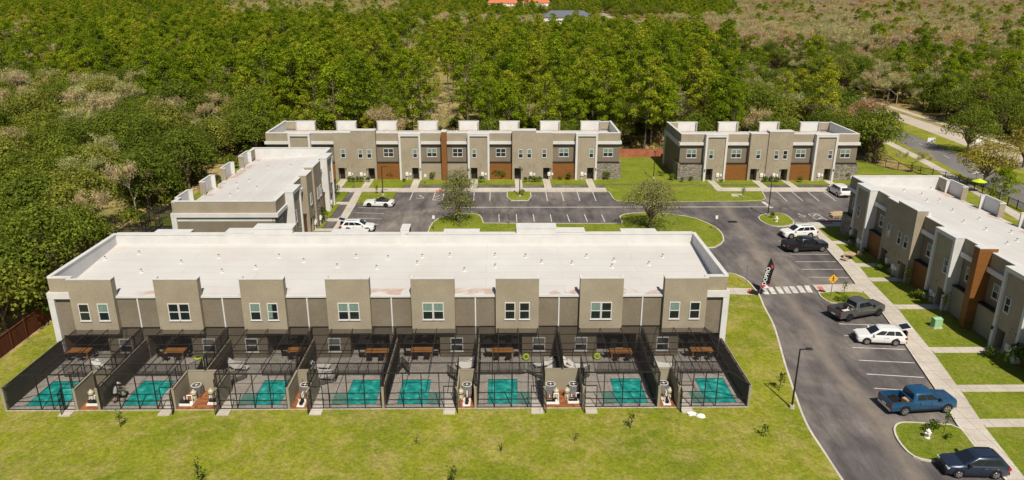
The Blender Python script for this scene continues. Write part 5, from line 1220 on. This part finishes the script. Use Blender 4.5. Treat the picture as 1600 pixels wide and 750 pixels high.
    for sg in (-1, 1):
        MB().box(f - .26, f - .035, sg * hw * .50, sg * hw * .86, zg + .0, zg + .12).build('headlight', 'lamp_glass', t)
        MB().box(-f - .012, -f + .22, sg * hw * .74, sg * hw * .985 , tail * .70, tail * .90).build('taillight', 'tail_red', t)
        m = MB(); m.box(b0 - .45, b0 - .27, sg * (w0 + .02), sg * (w0 + .26), belt + .02, belt + .17); m.build('mirror', 'trim_black' if paint != 'white_paint' else paint, t)
        dx = [(b0 + b1) / 2 + (b0 - b1) * q for q in ((.02, -.24) if kind != 'coupe' else (-.12,))]
        for q in dx: MB().box(q - .10, q + .10, sg * hw * 1.0, sg * (hw + .025), belt - .20, belt - .165).build('door_handle', 'chrome', t)
        dl = MB()
        for q in [b0 - .12, (b0 + b1) / 2 + (b0 - b1) * .10, b1 + (b0 - b1) * .22]: dl.box(q - .007, q + .007, sg * (hw - .01), sg * (hw + .004), zb + .15, belt - .10)
        dl.build('door_seam', 'trim_black', t)
    MB().box(-f - .06, -f - .045, -.26, .26, tail * .52, tail * .52 + .14).build('licence_plate', 'sign_white', t)
    if 'hatch' in opts:      # tailgate swung up over the load bay
        hx, hz = t1 - .0, top - .03
        m = MB(); a = Vector((hx, 0, hz)); b = Vector((hx - .95, 0, hz + .22)); 
        for sg in (-1, 1): m.bar((a.x, sg * w1 * .9, a.z), (b.x, sg * w1 * .86, b.z), .04)
        m.bar((b.x, -w1 * .88, b.z), (b.x, w1 * .88, b.z), .06); m.bar((a.x - .04, -w1 * .9, a.z), (a.x - .04, w1 * .9, a.z), .04); o = m.build('liftgate', paint, t)
        MB().add([(a.x - .06, -w1 * .84, a.z + .03), (b.x + .06, -w1 * .8, b.z + .03), (b.x + .06, w1 * .8, b.z + .03), (a.x - .06, w1 * .84, a.z + .03)], [(0, 1, 2, 3)]).build('glass', 'car_glass', o)
        MB().box(-f - .02, b1 + .05, -w0 * .8, w0 * .8, belt * .72, top - .2).build('load_opening', 'trim_black', t)
    return t
def veh(rear_px, front_px, near_right, W, wr, **k):
    a = Vector(G(*rear_px)); b = Vector(G(*front_px)); h = (b - a).normalized(); wb = k.pop('wb'); mid = (a + b) / 2
    nrm = Vector((-h.y, h.x)) * (1 if near_right else -1); c = mid + nrm * (W / 2 - .10); rz = math.atan2(h.y, h.x)
    L = k['L']; kind = k['kind']; fo = (L - wb) * (.46 if kind != 'pickup' else .42); xf = L / 2 - fo; xm = (xf + xf - wb) / 2; c = c - h * xm
    return vehicle(k.pop('name'), k.pop('label'), k.pop('cat'), k.pop('kind'), k.pop('paint'), k.pop('L'), W, k.pop('Ht'), wb, wr, (c.x, c.y), rz, **k)
blue = veh((1411, 649), (1478, 645), True, 2.03, .42, wb=3.75, name='pickup_truck', label='deep blue pickup truck with a cardboard box in its open bed', cat='pickup truck', kind='pickup', paint='blue_paint', L=5.9, Ht=1.92)
grey = veh((1324.8, 502.5), (1372, 493.8), True, 2.05, .43, wb=4.0, name='pickup_truck', label='grey pickup truck with pale clutter in its open bed', cat='pickup truck', kind='pickup', paint='grey_paint', L=6.2, Ht=1.98, rimm='rim_dark', opts=('darkbump',))
black = veh((1243, 395), (1283.5, 393.5), True, 2.03, .42, wb=3.7, name='pickup_truck', label='black pickup truck with a flat black bed cover', cat='pickup truck', kind='pickup', paint='black_paint', L=5.8, Ht=1.92, opts=('cover', 'darkbump'))
veh((1554, 748), (1495.5, 746.5), False, 1.86, .36, wb=2.64, name='parked_car', label='dark blue crossover at the bottom right corner beside the lawn island', cat='car', kind='suv', paint='navy_paint', L=4.5, Ht=1.65, opts=('rails',))
veh((1398.4, 540.5), (1352.8, 538.4), False, 1.88, .36, wb=2.75, name='parked_car', label='white crossover with its tailgate raised over the walk', cat='car', kind='suv', paint='white_paint', L=4.75, Ht=1.68, opts=('hatch',))
veh((1270, 372), (1230.4, 373.7), False, 2.0, .39, wb=2.86, name='parked_car', label='large white suv beside the black pickup', cat='car', kind='suv', paint='white_paint', L=5.0, Ht=1.78, opts=('rails', 'darkbump'))
veh((603, 324.4), (577, 323.8), False, 1.92, .35, wb=2.72, name='parked_car', label='white convertible with a black soft top by the left lawn', cat='car', kind='coupe', paint='white_paint', L=4.8, Ht=1.36, rimm='rim_dark')
veh((544.2, 363.3), (574.5, 363.3), True, 1.88, .36, wb=2.75, name='parked_car', label='white wagon with its tailgate raised, half hidden by the near roof', cat='car', kind='suv', paint='white_paint', L=4.8, Ht=1.66, opts=('hatch', 'rails'))
x, y = G(1320, 310); vehicle('parked_van', 'white van seen from behind in the last bay of the four-home row', 'van', 'van', 'white_paint', 5.0, 1.98, 1.85, 3.0, .36, (x, y + 2.6), R(92))
x, y = G(1387, 184); vehicle('parked_car', 'small dark car driving on the far carriageway', 'car', 'suv', 'black_paint', 4.6, 1.85, 1.6, 2.7, .35, (x + 1, y), R(96))
x, y = G(1242, 137); vehicle('parked_car', 'dark car on the far carriageway glimpsed between trees', 'car', 'suv', 'black_paint', 4.6, 1.85, 1.6, 2.7, .35, (108.5, y), R(94))
# loads
def at_obj(o, lx, ly, lz): 
    c, s = math.cos(o.rotation_euler[2]), math.sin(o.rotation_euler[2]); return (o.location.x + lx * c - ly * s, o.location.y + lx * s + ly * c, lz)
m = MB(); m.box(-.26, .26, -.3, .3, 0, .42); o = m.build('cardboard_box', 'cardboard', None, at_obj(blue, -1.15, -.2, .70), R(20)); tag(o, 'brown cardboard box in the bed of the blue pickup', 'box')
MB().box(-.1, .1, -.305, .305, .421, .425).build('packing_tape', 'pallet', o)
cl = thing('folded_chair', 'pale folded chair thrown in the bed of the grey pickup', 'chair', at_obj(grey, -1.4, -.1, .72), grey.rotation_euler[2])
m = MB(); m.box(-.45, .35, -.3, .3, .1, .16); m.build('seat', 'cloth_white', cl); m = MB(); m.bar((.3, -.3, .1), (.55, -.3, .62), .03); m.bar((.3, .3, .1), (.55, .3, .62), .03); m.bar((.55, -.3, .62), (.55, .3, .62), .03); m.build('backrest', 'cloth_white', cl)
m = MB()
for sx in (-.4, .3):
    for sy in (-.26, .26): m.bar((sx, sy, 0), (sx, sy, .1), .02)
m.build('leg_frame', 'steel', cl)
# ------------------------------------------------------------------ lamp posts
def lamp(x, y, h, lb, az):
    t = thing('street_lamp', lb, 'lamp post', (x, y, LZ - .02), az, 'dark lamp posts of the car park')
    m = MB(); m.tube((0, 0, 0), (0, 0, .35), .22, .2, 14); m.build('base', 'concrete', t); m = MB(); m.tube((0, 0, .35), (0, 0, h), .085, .06, 10); m.build('pole', 'dark_metal', t)
    m = MB(); m.bar((0, 0, h - .08), (.55, 0, h - .02), .035); m.build('arm', 'dark_metal', t); m = MB(); m.add([(.5, -.16, h - .06), (1.05, -.2, h - .06), (1.05, .2, h - .06), (.5, .16, h - .06), (.5, -.12, h + .05), (1.0, -.15, h + .03), (1.0, .15, h + .03), (.5, .12, h + .05)], [(0, 3, 2, 1), (4, 5, 6, 7), (0, 1, 5, 4), (1, 2, 6, 5), (2, 3, 7, 6), (3, 0, 4, 7)]); hd = m.build('lamp_head', 'dark_metal', t)
    MB().box(.6, 1.0, -.13, .13, h - .068, h - .061).build('lens', 'lamp_glass', hd)
for u, v, h, lb, az in ((1237, 637.5, 5.6, 'dark lamp post on the kerb nearest the camera, left of the drive', R(0)), (1199.5, 338, 5.6, 'dark lamp post on the kidney island before the four-home row', R(90)), (812, 307, 5.2, 'dark lamp post in the small island before the far row', R(-90)), (598.5, 305, 5.0, 'dark lamp post on the lawn behind the white convertible', R(0)), (1021, 279, 4.9, 'dark lamp post on the lawn between the two far rows', R(80))):
    x, y = G(u, v, LZ); lamp(x, y, h, lb, az)
# ------------------------------------------------------------------ signs, banner, hydrants, boxes
def post_sign(u, v, h, lb, shape='rect', m_='sign_white', cat='sign', s=.34, face=0, z0=LZ):
    x, y = G(u, v, z0); t = thing('road_sign', lb, cat, (x, y, z0 - .02), face); m = MB(); m.bar((0, 0, 0), (0, 0, h), .03); m.build('post', 'steel', t)
    m = MB(); m.bar
    if shape == 'rect': m.box(-s * .5, s * .5, -.05, -.033, h - s * 1.5, h)
    else:
        n = 4 if shape == 'diamond' else 8; off = 0 if n == 4 else math.pi / 8
        p = [(s * math.cos(off + 2 * math.pi * k / n), s * math.sin(off + 2 * math.pi * k / n)) for k in range(n)]
        m.add([(a, -.05, h - s + b) for a, b in p] + [(a, -.033, h - s + b) for a, b in p], [tuple(range(n)), tuple(reversed(range(n, 2 * n)))] + [(k, k + n, (k + 1) % n + n, (k + 1) % n) for k in range(n)])
    pl = m.build('plate', m_, t); return t, pl, h - (s if shape != 'rect' else s * .75)
tg, pl, zc = post_sign(1297.5, 463, 2.75, 'yellow diamond pedestrian crossing sign on the crossing island', 'diamond', 'yellow', 'crossing sign', .56)
m = MB(); y = -.056     # walking figure
m.add([(.08 * math.cos(a), y, zc + .27 + .08 * math.sin(a)) for a in [k * math.pi / 4 for k in range(8)]], [tuple(range(8))])
for a, b, w_ in (((0, .17), (.0, -.05), .07), ((0, -.05), (.14, -.3), .045), ((0, -.05), (-.13, -.28), .045), ((0, .13), (.16, .0), .035), ((0, .13), (-.14, .02), .035)): m.bar((a[0], y, zc + a[1]), (b[0], y, zc + b[1]), w_ * .5)
m.build('pedestrian_symbol', 'trim_black', pl)
for u, v, h, lb in ((665, 288, 1.9, 'small white sign on a post by the accessible bay of the far row'), (678, 360, 2.3, 'white sign on a post at the left tip of the island lawn'), (1118, 360, 2.3, 'white sign on a post at the right tip of the island lawn'), (1165.5, 444.5, 2.6, 'bare grey sign post beside the banner, seen edge on'), (1328, 293, 2.2, 'white sign on a post at the right end of the four-home row')): post_sign(u, v, h, lb, face=0 if '1165' not in str(u) else R(88))
def text(body, size, m_, parent, mw, nm='lettering', bold=.0):
    c = bpy.data.curves.new(nm, 'FONT'); c.body = body; c.size = size; c.align_x = 'CENTER'; c.align_y = 'CENTER'; c.extrude = .004; c.offset = bold
    tmp = bpy.data.objects.new('tmp', c); COL.objects.link(tmp); dg = bpy.context.evaluated_depsgraph_get(); me = bpy.data.meshes.new_from_object(tmp.evaluated_get(dg)); bpy.data.objects.remove(tmp); bpy.data.curves.remove(c)
    me.materials.clear(); me.materials.append(MT[m_]); o = link(me, nm, parent); o.matrix_local = mw; return o
sg_, pl, zc = post_sign(1288, 167, 3.0, 'red octagonal stop sign among the trees by the divided road', 'oct', 'sign_red', 'stop sign', .75, 0, 0)
text('STOP', .5, 'sign_white', pl, Matrix.Translation((0, -.058, zc)) @ Matrix.Rotation(R(90), 4, 'X'), bold=.006)
for u, v, lb in ((1454, 226, 'small white panel sign on the median of the divided road'), (1526, 228, 'small white panel sign under the trees across the road'), (1321, 178, 'white panel sign among trees by the divided road')):
    x, y = G(u, v, 0); t = thing('road_sign', lb, 'sign', (x, y, 0), R(-10)); m = MB(); m.bar((-.5, 0, 0), (-.5, 0, 1.5), .04); m.bar((.5, 0, 0), (.5, 0, 1.5), .04); m.build('post', 'steel', t); MB().box(-.8, .8, -.08, -.045, .6, 1.6).build('panel', 'sign_white', t)
# feather banner at the crossing
bx, by_ = G(1186.5, 457, LZ); bn = thing('feather_banner', 'black and red curved feather banner leaning by the crosswalk', 'banner', (bx, by_, LZ), R(-2))
N_ = 14; H_ = 4.3
cx = lambda t_: .55 * t_ + .75 * max(0, t_ - .45) ** 1.6
m = MB()
for k in range(N_): 
    t0_, t1_ = k / N_, (k + 1) / N_; m.bar((cx(t0_), 0, H_ * t0_), (cx(t1_), 0, H_ * t1_), .022)
m.build('pole', 'steel', bn)
def flag(m, t0_, t1_, a0=0, a1=1, y=0.0, n=12):
    top_ = lambda t_: .92 * min(1, (1.02 - t_) * 3.5)
    pts = []
    for k in range(n + 1): t_ = t0_ + (t1_ - t0_) * k / n; w_ = top_(t_); pts.append(((cx(t_) + w_ * a0, y, H_ * t_), (cx(t_) + w_ * a1, y, H_ * t_)))
    for p, q in zip(pts, pts[1:]): m.quad(p[0], p[1], q[1], q[0])
m = MB(); flag(m, .12, 1.0, y=.006); cl_ = m.build('flag', 'banner_black', bn)
m = MB(); flag(m, .125, .24, .02, .98, y=-.004); flag(m, .70, .80, .55, .85, y=-.004); m.build('red_print', 'banner_red', cl_)
m = MB(); m.quad((cx(.13) + .35, -.008, H_ * .13), (cx(.13) + .9, -.008, H_ * .13), (cx(.2) + .9, -.008, H_ * .17), (cx(.2) + .6, -.008, H_ * .23)); m.build('white_print', 'sign_white', cl_)
ang = math.atan2(H_ * .4, cx(.65) - cx(.25))
text('DOPPIO', .62, 'sign_white', cl_, Matrix.Translation((cx(.47) + .33, -.012, H_ * .475)) @ Matrix.Rotation(R(90), 4, 'X') @ Matrix.Rotation(ang, 4, 'Z'), bold=.008)
MB().box(-.28, .28, -.28, .28, -.0, .07).build('ground_weight', 'trim_black', bn)
x, y = G(1178, 458.5, LZ); m = MB(); m.add([(-.55, -.4, 0), (.55, -.4, 0), (.5, .3, 0), (-.5, .3, 0), (-.35, -.25, .34), (.4, -.3, .42), (.35, .15, .3), (-.3, .2, .38)], [(0, 3, 2, 1), (4, 5, 6, 7), (0, 1, 5, 4), (1, 2, 6, 5), (2, 3, 7, 6), (3, 0, 4, 7)]); o = m.build('sandbag', 'trim_black', None, (x, y, LZ + .02), R(-30)); tag(o, 'black and red bundle lying at the foot of the feather banner', 'bag'); MB().box(-.62, -.5, -.3, .2, 0, .3).build('red_cover', 'banner_red', o)
def hydrant(u, v, lb):
    x, y = G(u, v, LZ); t = thing('fire_hydrant', lb, 'hydrant', (x, y, LZ)); m = MB(); m.tube((0, 0, 0), (0, 0, .08), .22, .22, 12); m.tube((0, 0, .08), (0, 0, .62), .13, .13, 12); m.build('barrel', 'plastic_white', t, smooth=40)
    m = MB(); m.tube((0, 0, .62), (0, 0, .68), .18, .18, 12); m.tube((0, 0, .68), (0, 0, .82), .15, .05, 12); m.build('bonnet', 'plastic_white', t, smooth=40); m = MB(); m.tube((-.26, 0, .45), (.26, 0, .45), .07, .07, 10); m.tube((0, -.26, .42), (0, 0, .42), .09, .09, 10); m.build('nozzle', 'plastic_white', t)
hydrant(1448.5, 684, 'white fire hydrant on the lawn island beside the blue pickup'); hydrant(1213, 346, 'white fire hydrant on the kidney island of the far right lamp')
def ubox(u, v, lb, s=1.0):
    x, y = G(u, v, LZ); t = thing('utility_box', lb, 'utility box', (x, y, LZ), R(5)); m = MB(); m.box(-.42 * s, .42 * s, -.35 * s, .35 * s, .08, 1.0 * s); m.add([(-.45 * s, -.38 * s, 1.0 * s), (.45 * s, -.38 * s, 1.0 * s), (.45 * s, .38 * s, 1.0 * s), (-.45 * s, .38 * s, 1.0 * s), (-.45 * s, .1, 1.1 * s), (.45 * s, .1, 1.1 * s)], [(0, 3, 2, 1), (0, 1, 5, 4), (2, 3, 4, 5), (1, 2, 5), (3, 0, 4)]); m.build('cabinet', 'green_box', t); MB().box(-.5 * s, .5 * s, -.43 * s, .43 * s, 0, .08).build('pad', 'concrete', t)
ubox(1462, 511, 'pale green utility box on the lawn before the right row')
x, y = G(1188, 371, 0); 
# small table with clutter on the walk
x, y = G(1327, 404, LZ); t = thing('folding_table', 'pale round folding table on the lawn edge beside the second door path', 'table', (x, y, LZ)); m = MB(); m.tube((0, 0, .7), (0, 0, .74), .75, .75, 18); m.build('tabletop', 'pallet', t)
for k in range(4): a = math.pi / 4 + k * math.pi / 2; MB().bar((.5 * math.cos(a), .5 * math.sin(a), 0), (.35 * math.cos(a), .35 * math.sin(a), .7), .03).build('leg', 'steel', t)
for j, (u, v) in enumerate(((1321, 408), (1343, 402))):
    x, y = G(u, v, LZ); t = thing('folding_chair', 'tan folding chair %s the round table on the lawn' % ('left of' if j == 0 else 'right of'), 'chair', (x, y, LZ), R(40 + 90 * j)); MB().box(-.25, .25, -.25, .25, .42, .46).build('seat', 'pallet', t); MB().box(-.25, .25, .23, .27, .46, .9).build('backrest', 'pallet', t)
    for sx in (-.2, .2):
        for sy in (-.2, .2): MB().box(sx - .02, sx + .02, sy - .02, sy + .02, 0, .42).build('leg', 'pallet', t)
# lumber and pallets at the end of the right row
x, y = G(1309, 340, 0)
for j, (dx, dy, a, n) in enumerate(((0, 0, 8, 3), (2.4, .4, -5, 2), (.6, 1.7, 15, 2))):
    t = thing('pallet_stack', ['pile of loose boards on pallets, nearest the ramp', 'pile of boards against the end of the right row', 'low pile of pale boards at the rear of the heap'][j], 'lumber', (x + dx, y + dy, .01), R(a), 'lumber beside the right row')
    for k in range(n):
        m = MB()
        for q in range(5): m.box(-1.1, 1.1, -.5 + q * .22, -.5 + q * .22 + .16, .12 + k * .16, .15 + k * .16)
        m.box(-1.1, -1.0, -.5, .54, .0 + k * .16, .12 + k * .16); m.box(-.05, .05, -.5, .54, .0 + k * .16, .12 + k * .16); m.box(1.0, 1.1, -.5, .54, 0 + k * .16, .12 + k * .16); m.build('pallet', 'pallet', t)
# ------------------------------------------------------------------ fences
def fence(lb, a, b, m_, h=1.9, nm='wooden_fence', step=2.4, pr=.08):
    a = Vector(a); b = Vector(b); L_ = (b - a).length; t = thing(nm, lb, 'fence', (a.x, a.y, 0), math.atan2(b.y - a.y, b.x - a.x)); n = max(1, int(L_ / step))
    m = MB(); m.box(0, L_, -.03, .03, 0, h); 
    m.build('boards', m_, t); 
    for k in range(min(n + 1, 60)): MB().box(k * L_ / n - pr, k * L_ / n + pr, -pr, pr, 0, h + .12).build('post', m_, t)
    MB().box(0, L_, -.06, .06, h, h + .06).build('rail', m_, t)
fence('dark red brown wooden fence along the left lawn', (-48.2, 76), (-47.4, 30), 'fence_wood')
fence('terracotta fence in the gap between the far rows', (22.6, 150.8), (40, 150.8), 'brick_wall', 1.8)
fence('short terracotta fence left of the longest far row', (-50, 150.8), (-41, 150.8), 'brick_wall', 1.8)
fence('red brown panel fence right of the four-home row', (62, 150.5), (72.5, 148), 'fence_wood', 2.0); 
def rail_fence(lb, pts, h=1.5):
    o = Vector((*pts[0], 0)); t = thing('metal_fence', lb, 'fence', (pts[0][0], pts[0][1], 0)); rails, pick = MB(), MB()
    for a, b in zip(pts, pts[1:]):
        a = Vector((*a, 0)) - o; b = Vector((*b, 0)) - o; L_ = (b - a).length
        for z in (.15, h - .15): rails.bar((a.x, a.y, z), (b.x, b.y, z), .03)
        for k in range(int(L_ / .16)): p = a + (b - a) * (k * .16 / L_); pick.bar((p.x, p.y, .05), (p.x, p.y, h), .012)
        for k in range(int(L_ / 2.4) + 1): p = a + (b - a) * min(1, k * 2.4 / L_); MB().bar((p.x, p.y, 0), (p.x, p.y, h + .1), .05).build('post', 'dark_metal', t)
    rails.build('rail', 'dark_metal', t); pick.build('pickets', 'dark_metal', t)
rail_fence('black metal railing along the edge of the lawn toward the road', [(72.6, 148), (75.3, 141.5), (79.5, 136.5), (83.2, 130), (82.5, 110)])
# ------------------------------------------------------------------ distant buildings
def far_house(name, lb, u, v, wd_, dp_, h, rh, wm, rm, wins=6, rz=0):
    x, y = G(u, v, 0); t = thing(name, lb, 'building', (x, y, 0), rz); m = MB(); m.box(-wd_ / 2, wd_ / 2, -dp_ / 2, dp_ / 2, 0, h); m.build('wall', wm, t)
    m = MB(); e = 1.0; a = [(-wd_ / 2 - e, -dp_ / 2 - e, h), (wd_ / 2 + e, -dp_ / 2 - e, h), (wd_ / 2 + e, dp_ / 2 + e, h), (-wd_ / 2 - e, dp_ / 2 + e, h), (-wd_ / 2 + dp_ * .4, 0, h + rh), (wd_ / 2 - dp_ * .4, 0, h + rh)]; m.add(a, [(0, 1, 5, 4), (1, 2, 5), (2, 3, 4, 5), (3, 0, 4), (0, 3, 2, 1)]); m.build('roof', rm, t)
    for k in range(wins): xx = -wd_ / 2 + wd_ * (k + .5) / wins; f_ = MB().box(xx - .9, xx + .9, -dp_ / 2 - .06, -dp_ / 2 + .02, 1.0, 2.8).build('window', 'white_trim', t); MB().box(xx - .75, xx + .75, -dp_ / 2 - .08, -dp_ / 2 - .065, 1.15, 2.65).build('pane', 'glass', f_)
far_house('distant_building', 'low distant building with dark hipped roof and pale walls', 886, 40, 42, 18, 7.5, 5, 'plastic_white', 'roof_grey', 8)
far_house('distant_house', 'distant house with orange red tiled roof, left of the two', 786, 9.5, 50, 26, 5, 11, 'plastic_white', 'roof_red', 6)
far_house('distant_house', 'distant house with orange red tiled roof, right of the two', 838, 9, 46, 26, 5, 10, 'plastic_white', 'roof_red', 6)
# white canopy and yellow vehicle behind the right row
x, y = G(1523, 290, 0); t = thing('parasol', 'white pointed parasol under the yellow green tree', 'parasol', (x, y, 0)); m = MB(); m.tube((0, 0, 0), (0, 0, 2.5), .04, .04, 8); m.build('pole', 'steel', t); m = MB(); m.tube((0, 0, 2.3), (0, 0, 3.0), 1.5, .04, 8); m.build('canopy', 'cloth_white', t)
m = MB(); x, y = G(1527, 300, 0); m.tube((0, 0, 1.7), (0, 0, 2.3), 1.7, .04, 8, True); m.tube((0, 0, 0), (0, 0, 1.7), .04, .04, 8); 
t = thing('parasol', 'yellow parasol below the white one behind the right row', 'parasol', (x, y, 0)); MB().tube((0, 0, 0), (0, 0, 2.2), .04, .04, 8).build('pole', 'steel', t); MB().tube((0, 0, 1.9), (0, 0, 2.4), 1.2, .05, 8).build('canopy', 'lime', t)
# ------------------------------------------------------------------ the person by the second pool
def person(x, y, z, rz, label):
    t = thing('person', label, 'person', (x, y, z), rz)
    J = dict(pel=(0, 0, .93), sp=(0.06, 0, 1.15), ch=(.16, 0, 1.36), nk=(.24, 0, 1.49), hd=(.30, 0, 1.62), ht=(.32, 0, 1.74), sl=(.16, .19, 1.40), sr=(.16, -.19, 1.40), el=(.30, .26, 1.17), er=(.32, -.24, 1.18), wl=(.52, .16, 1.10), wr=(.54, -.12, 1.12), hl=(0, .10, .88), hr=(0, -.10, .88), kl=(.08, .13, .50), kr=(-.02, -.12, .49), al=(.02, .14, .09), ar=(-.16, -.13, .09), fl=(.18, .16, .04), fr=(0, -.15, .04))
    Rr = dict(pel=.15, sp=.14, ch=.155, nk=.06, hd=.095, ht=.085, sl=.075, sr=.075, el=.045, er=.045, wl=.03, wr=.03, hl=.10, hr=.10, kl=.062, kr=.062, al=.042, ar=.042, fl=.04, fr=.04)
    E_ = ['pel-sp', 'sp-ch', 'ch-nk', 'nk-hd', 'hd-ht', 'ch-sl', 'ch-sr', 'sl-el', 'sr-er', 'el-wl', 'er-wr', 'pel-hl', 'pel-hr', 'hl-kl', 'hr-kr', 'kl-al', 'kr-ar', 'al-fl', 'ar-fr']
    ks = list(J); v = [J[k] for k in ks]; ed = [tuple(ks.index(q) for q in e.split('-')) for e in E_]; rad = [Rr[k] for k in ks]
    for wk, sg in (('wl', 1), ('wr', -1)):      # five unequal fingers
        w_ = Vector(J[wk]); wi = ks.index(wk)
        v.append(tuple(w_ + Vector((.06, -.01 * sg, -.01)))); rad.append(.03); pi_ = len(v) - 1; ed.append((wi, pi_))
        for k, (ln, dy) in enumerate(((.06, .03), (.07, .01), (.065, -.01), (.05, -.03))): v.append(tuple(w_ + Vector((.07 + ln, dy, -.03)))); rad.append(.009); ed.append((pi_, len(v) - 1))
        v.append(tuple(w_ + Vector((.07, -.05 * sg, .0)))); rad.append(.011); ed.append((pi_, len(v) - 1))
    me = bpy.data.meshes.new('body'); me.from_pydata(v, ed, []); o = link(me, 'body', t); md = o.modifiers.new('skin', 'SKIN')
    for i, r_ in enumerate(rad): me.skin_vertices[0].data[i].radius = (r_, r_)
    me.skin_vertices[0].data[0].use_root = True; o.modifiers.new('sub', 'SUBSURF').levels = 1; o.modifiers['sub'].render_levels = 1
    me.materials.append(MT['skin'])
    m = MB(); S3 = lambda c, a, b, z: [(c + a * math.cos(q), b * math.sin(q), z) for q in [2 * math.pi * k / 12 for k in range(12)]]
    loft(m, [S3(0, .19, .21, .90), S3(.05, .185, .205, 1.1), S3(.13, .19, .23, 1.32), S3(.17, .16, .22, 1.43), S3(.22, .08, .09, 1.49)]); 
    for sg in (1, -1): m.tube((.16, .19 * sg, 1.41), (.25, .24 * sg, 1.24), .10, .075, 10)
    m.build('shirt', 'shirt', t, smooth=50); m = MB(); loft(m, [S3(0, .165, .19, .96), S3(0, .17, .195, .82)]); 
    for sg, kx in ((1, .04), (-1, -.01)): m.tube((0, .10 * sg, .88), (kx, .12 * sg, .55), .125, .10, 12)
    m.build('shorts', 'shorts', t, smooth=50); m = MB(); c0 = (.31, 0, 1.73)
    loft(m, [[(c0[0] + a * math.cos(q), a * math.sin(q) * .95, z) for q in [2 * math.pi * k / 12 for k in range(12)]] for a, z in ((.12, 1.70), (.118, 1.76), (.085, 1.82), (.02, 1.84))]); m.add([(.40, -.09, 1.71), (.52, -.06, 1.69), (.52, .06, 1.69), (.40, .09, 1.71), (.40, -.09, 1.725), (.52, -.06, 1.705), (.52, .06, 1.705), (.40, .09, 1.725)], [(0, 3, 2, 1), (4, 5, 6, 7), (0, 1, 5, 4), (1, 2, 6, 5), (2, 3, 7, 6), (3, 0, 4, 7)]); m.build('cap', 'cloth_white', t, smooth=50)
    m = MB(); 
    for sg in (1, -1): m.tube((.355, .035 * sg, 1.655), (.392, .035 * sg, 1.655), .012, .012, 6)
    m.add([(.385, -.018, 1.62), (.385, .018, 1.62), (.415, 0, 1.615), (.385, 0, 1.66)], [(0, 2, 3), (2, 1, 3), (0, 1, 2)]); m.build('face', 'shorts', t)
    m = MB()
    for f_ in ((.02, .14), (-.16, -.13)): m.box(f_[0] - .08, f_[0] + .2, f_[1] - .05, f_[1] + .05, 0, .09)
    m.build('shoes', 'trim_black', t)
    return t
x, y = G(183, 627.5, DZ); person(x, y, DZ, R(20), 'person in white cap, grey shirt and dark shorts bending beside the second pool')
x, y = G(193, 619, DZ); t = thing('pool_cleaner', 'tan pool cleaning canister with a black hose beside the person', 'pool cleaner', (x, y, DZ)); m = MB(); m.tube((0, 0, .18), (0, 0, .85), .26, .26, 14); m.tube((0, 0, .85), (0, 0, 1.0), .26, .12, 14, False); m.build('tank', 'pump_tan', t, smooth=40); MB().box(-.35, .35, -.3, .3, 0, .18).build('cart', 'trim_black', t)
m = MB(); pr_ = None
for k in range(12): a = k * .6; q = (.3 + .12 * k * .5 * .4 + .15 * math.cos(a), -.2 - .05 * k + .15 * math.sin(a), .04); (m.bar(pr_, q, .025) if pr_ else None); pr_ = q
m.build('hose', 'trim_black', t)
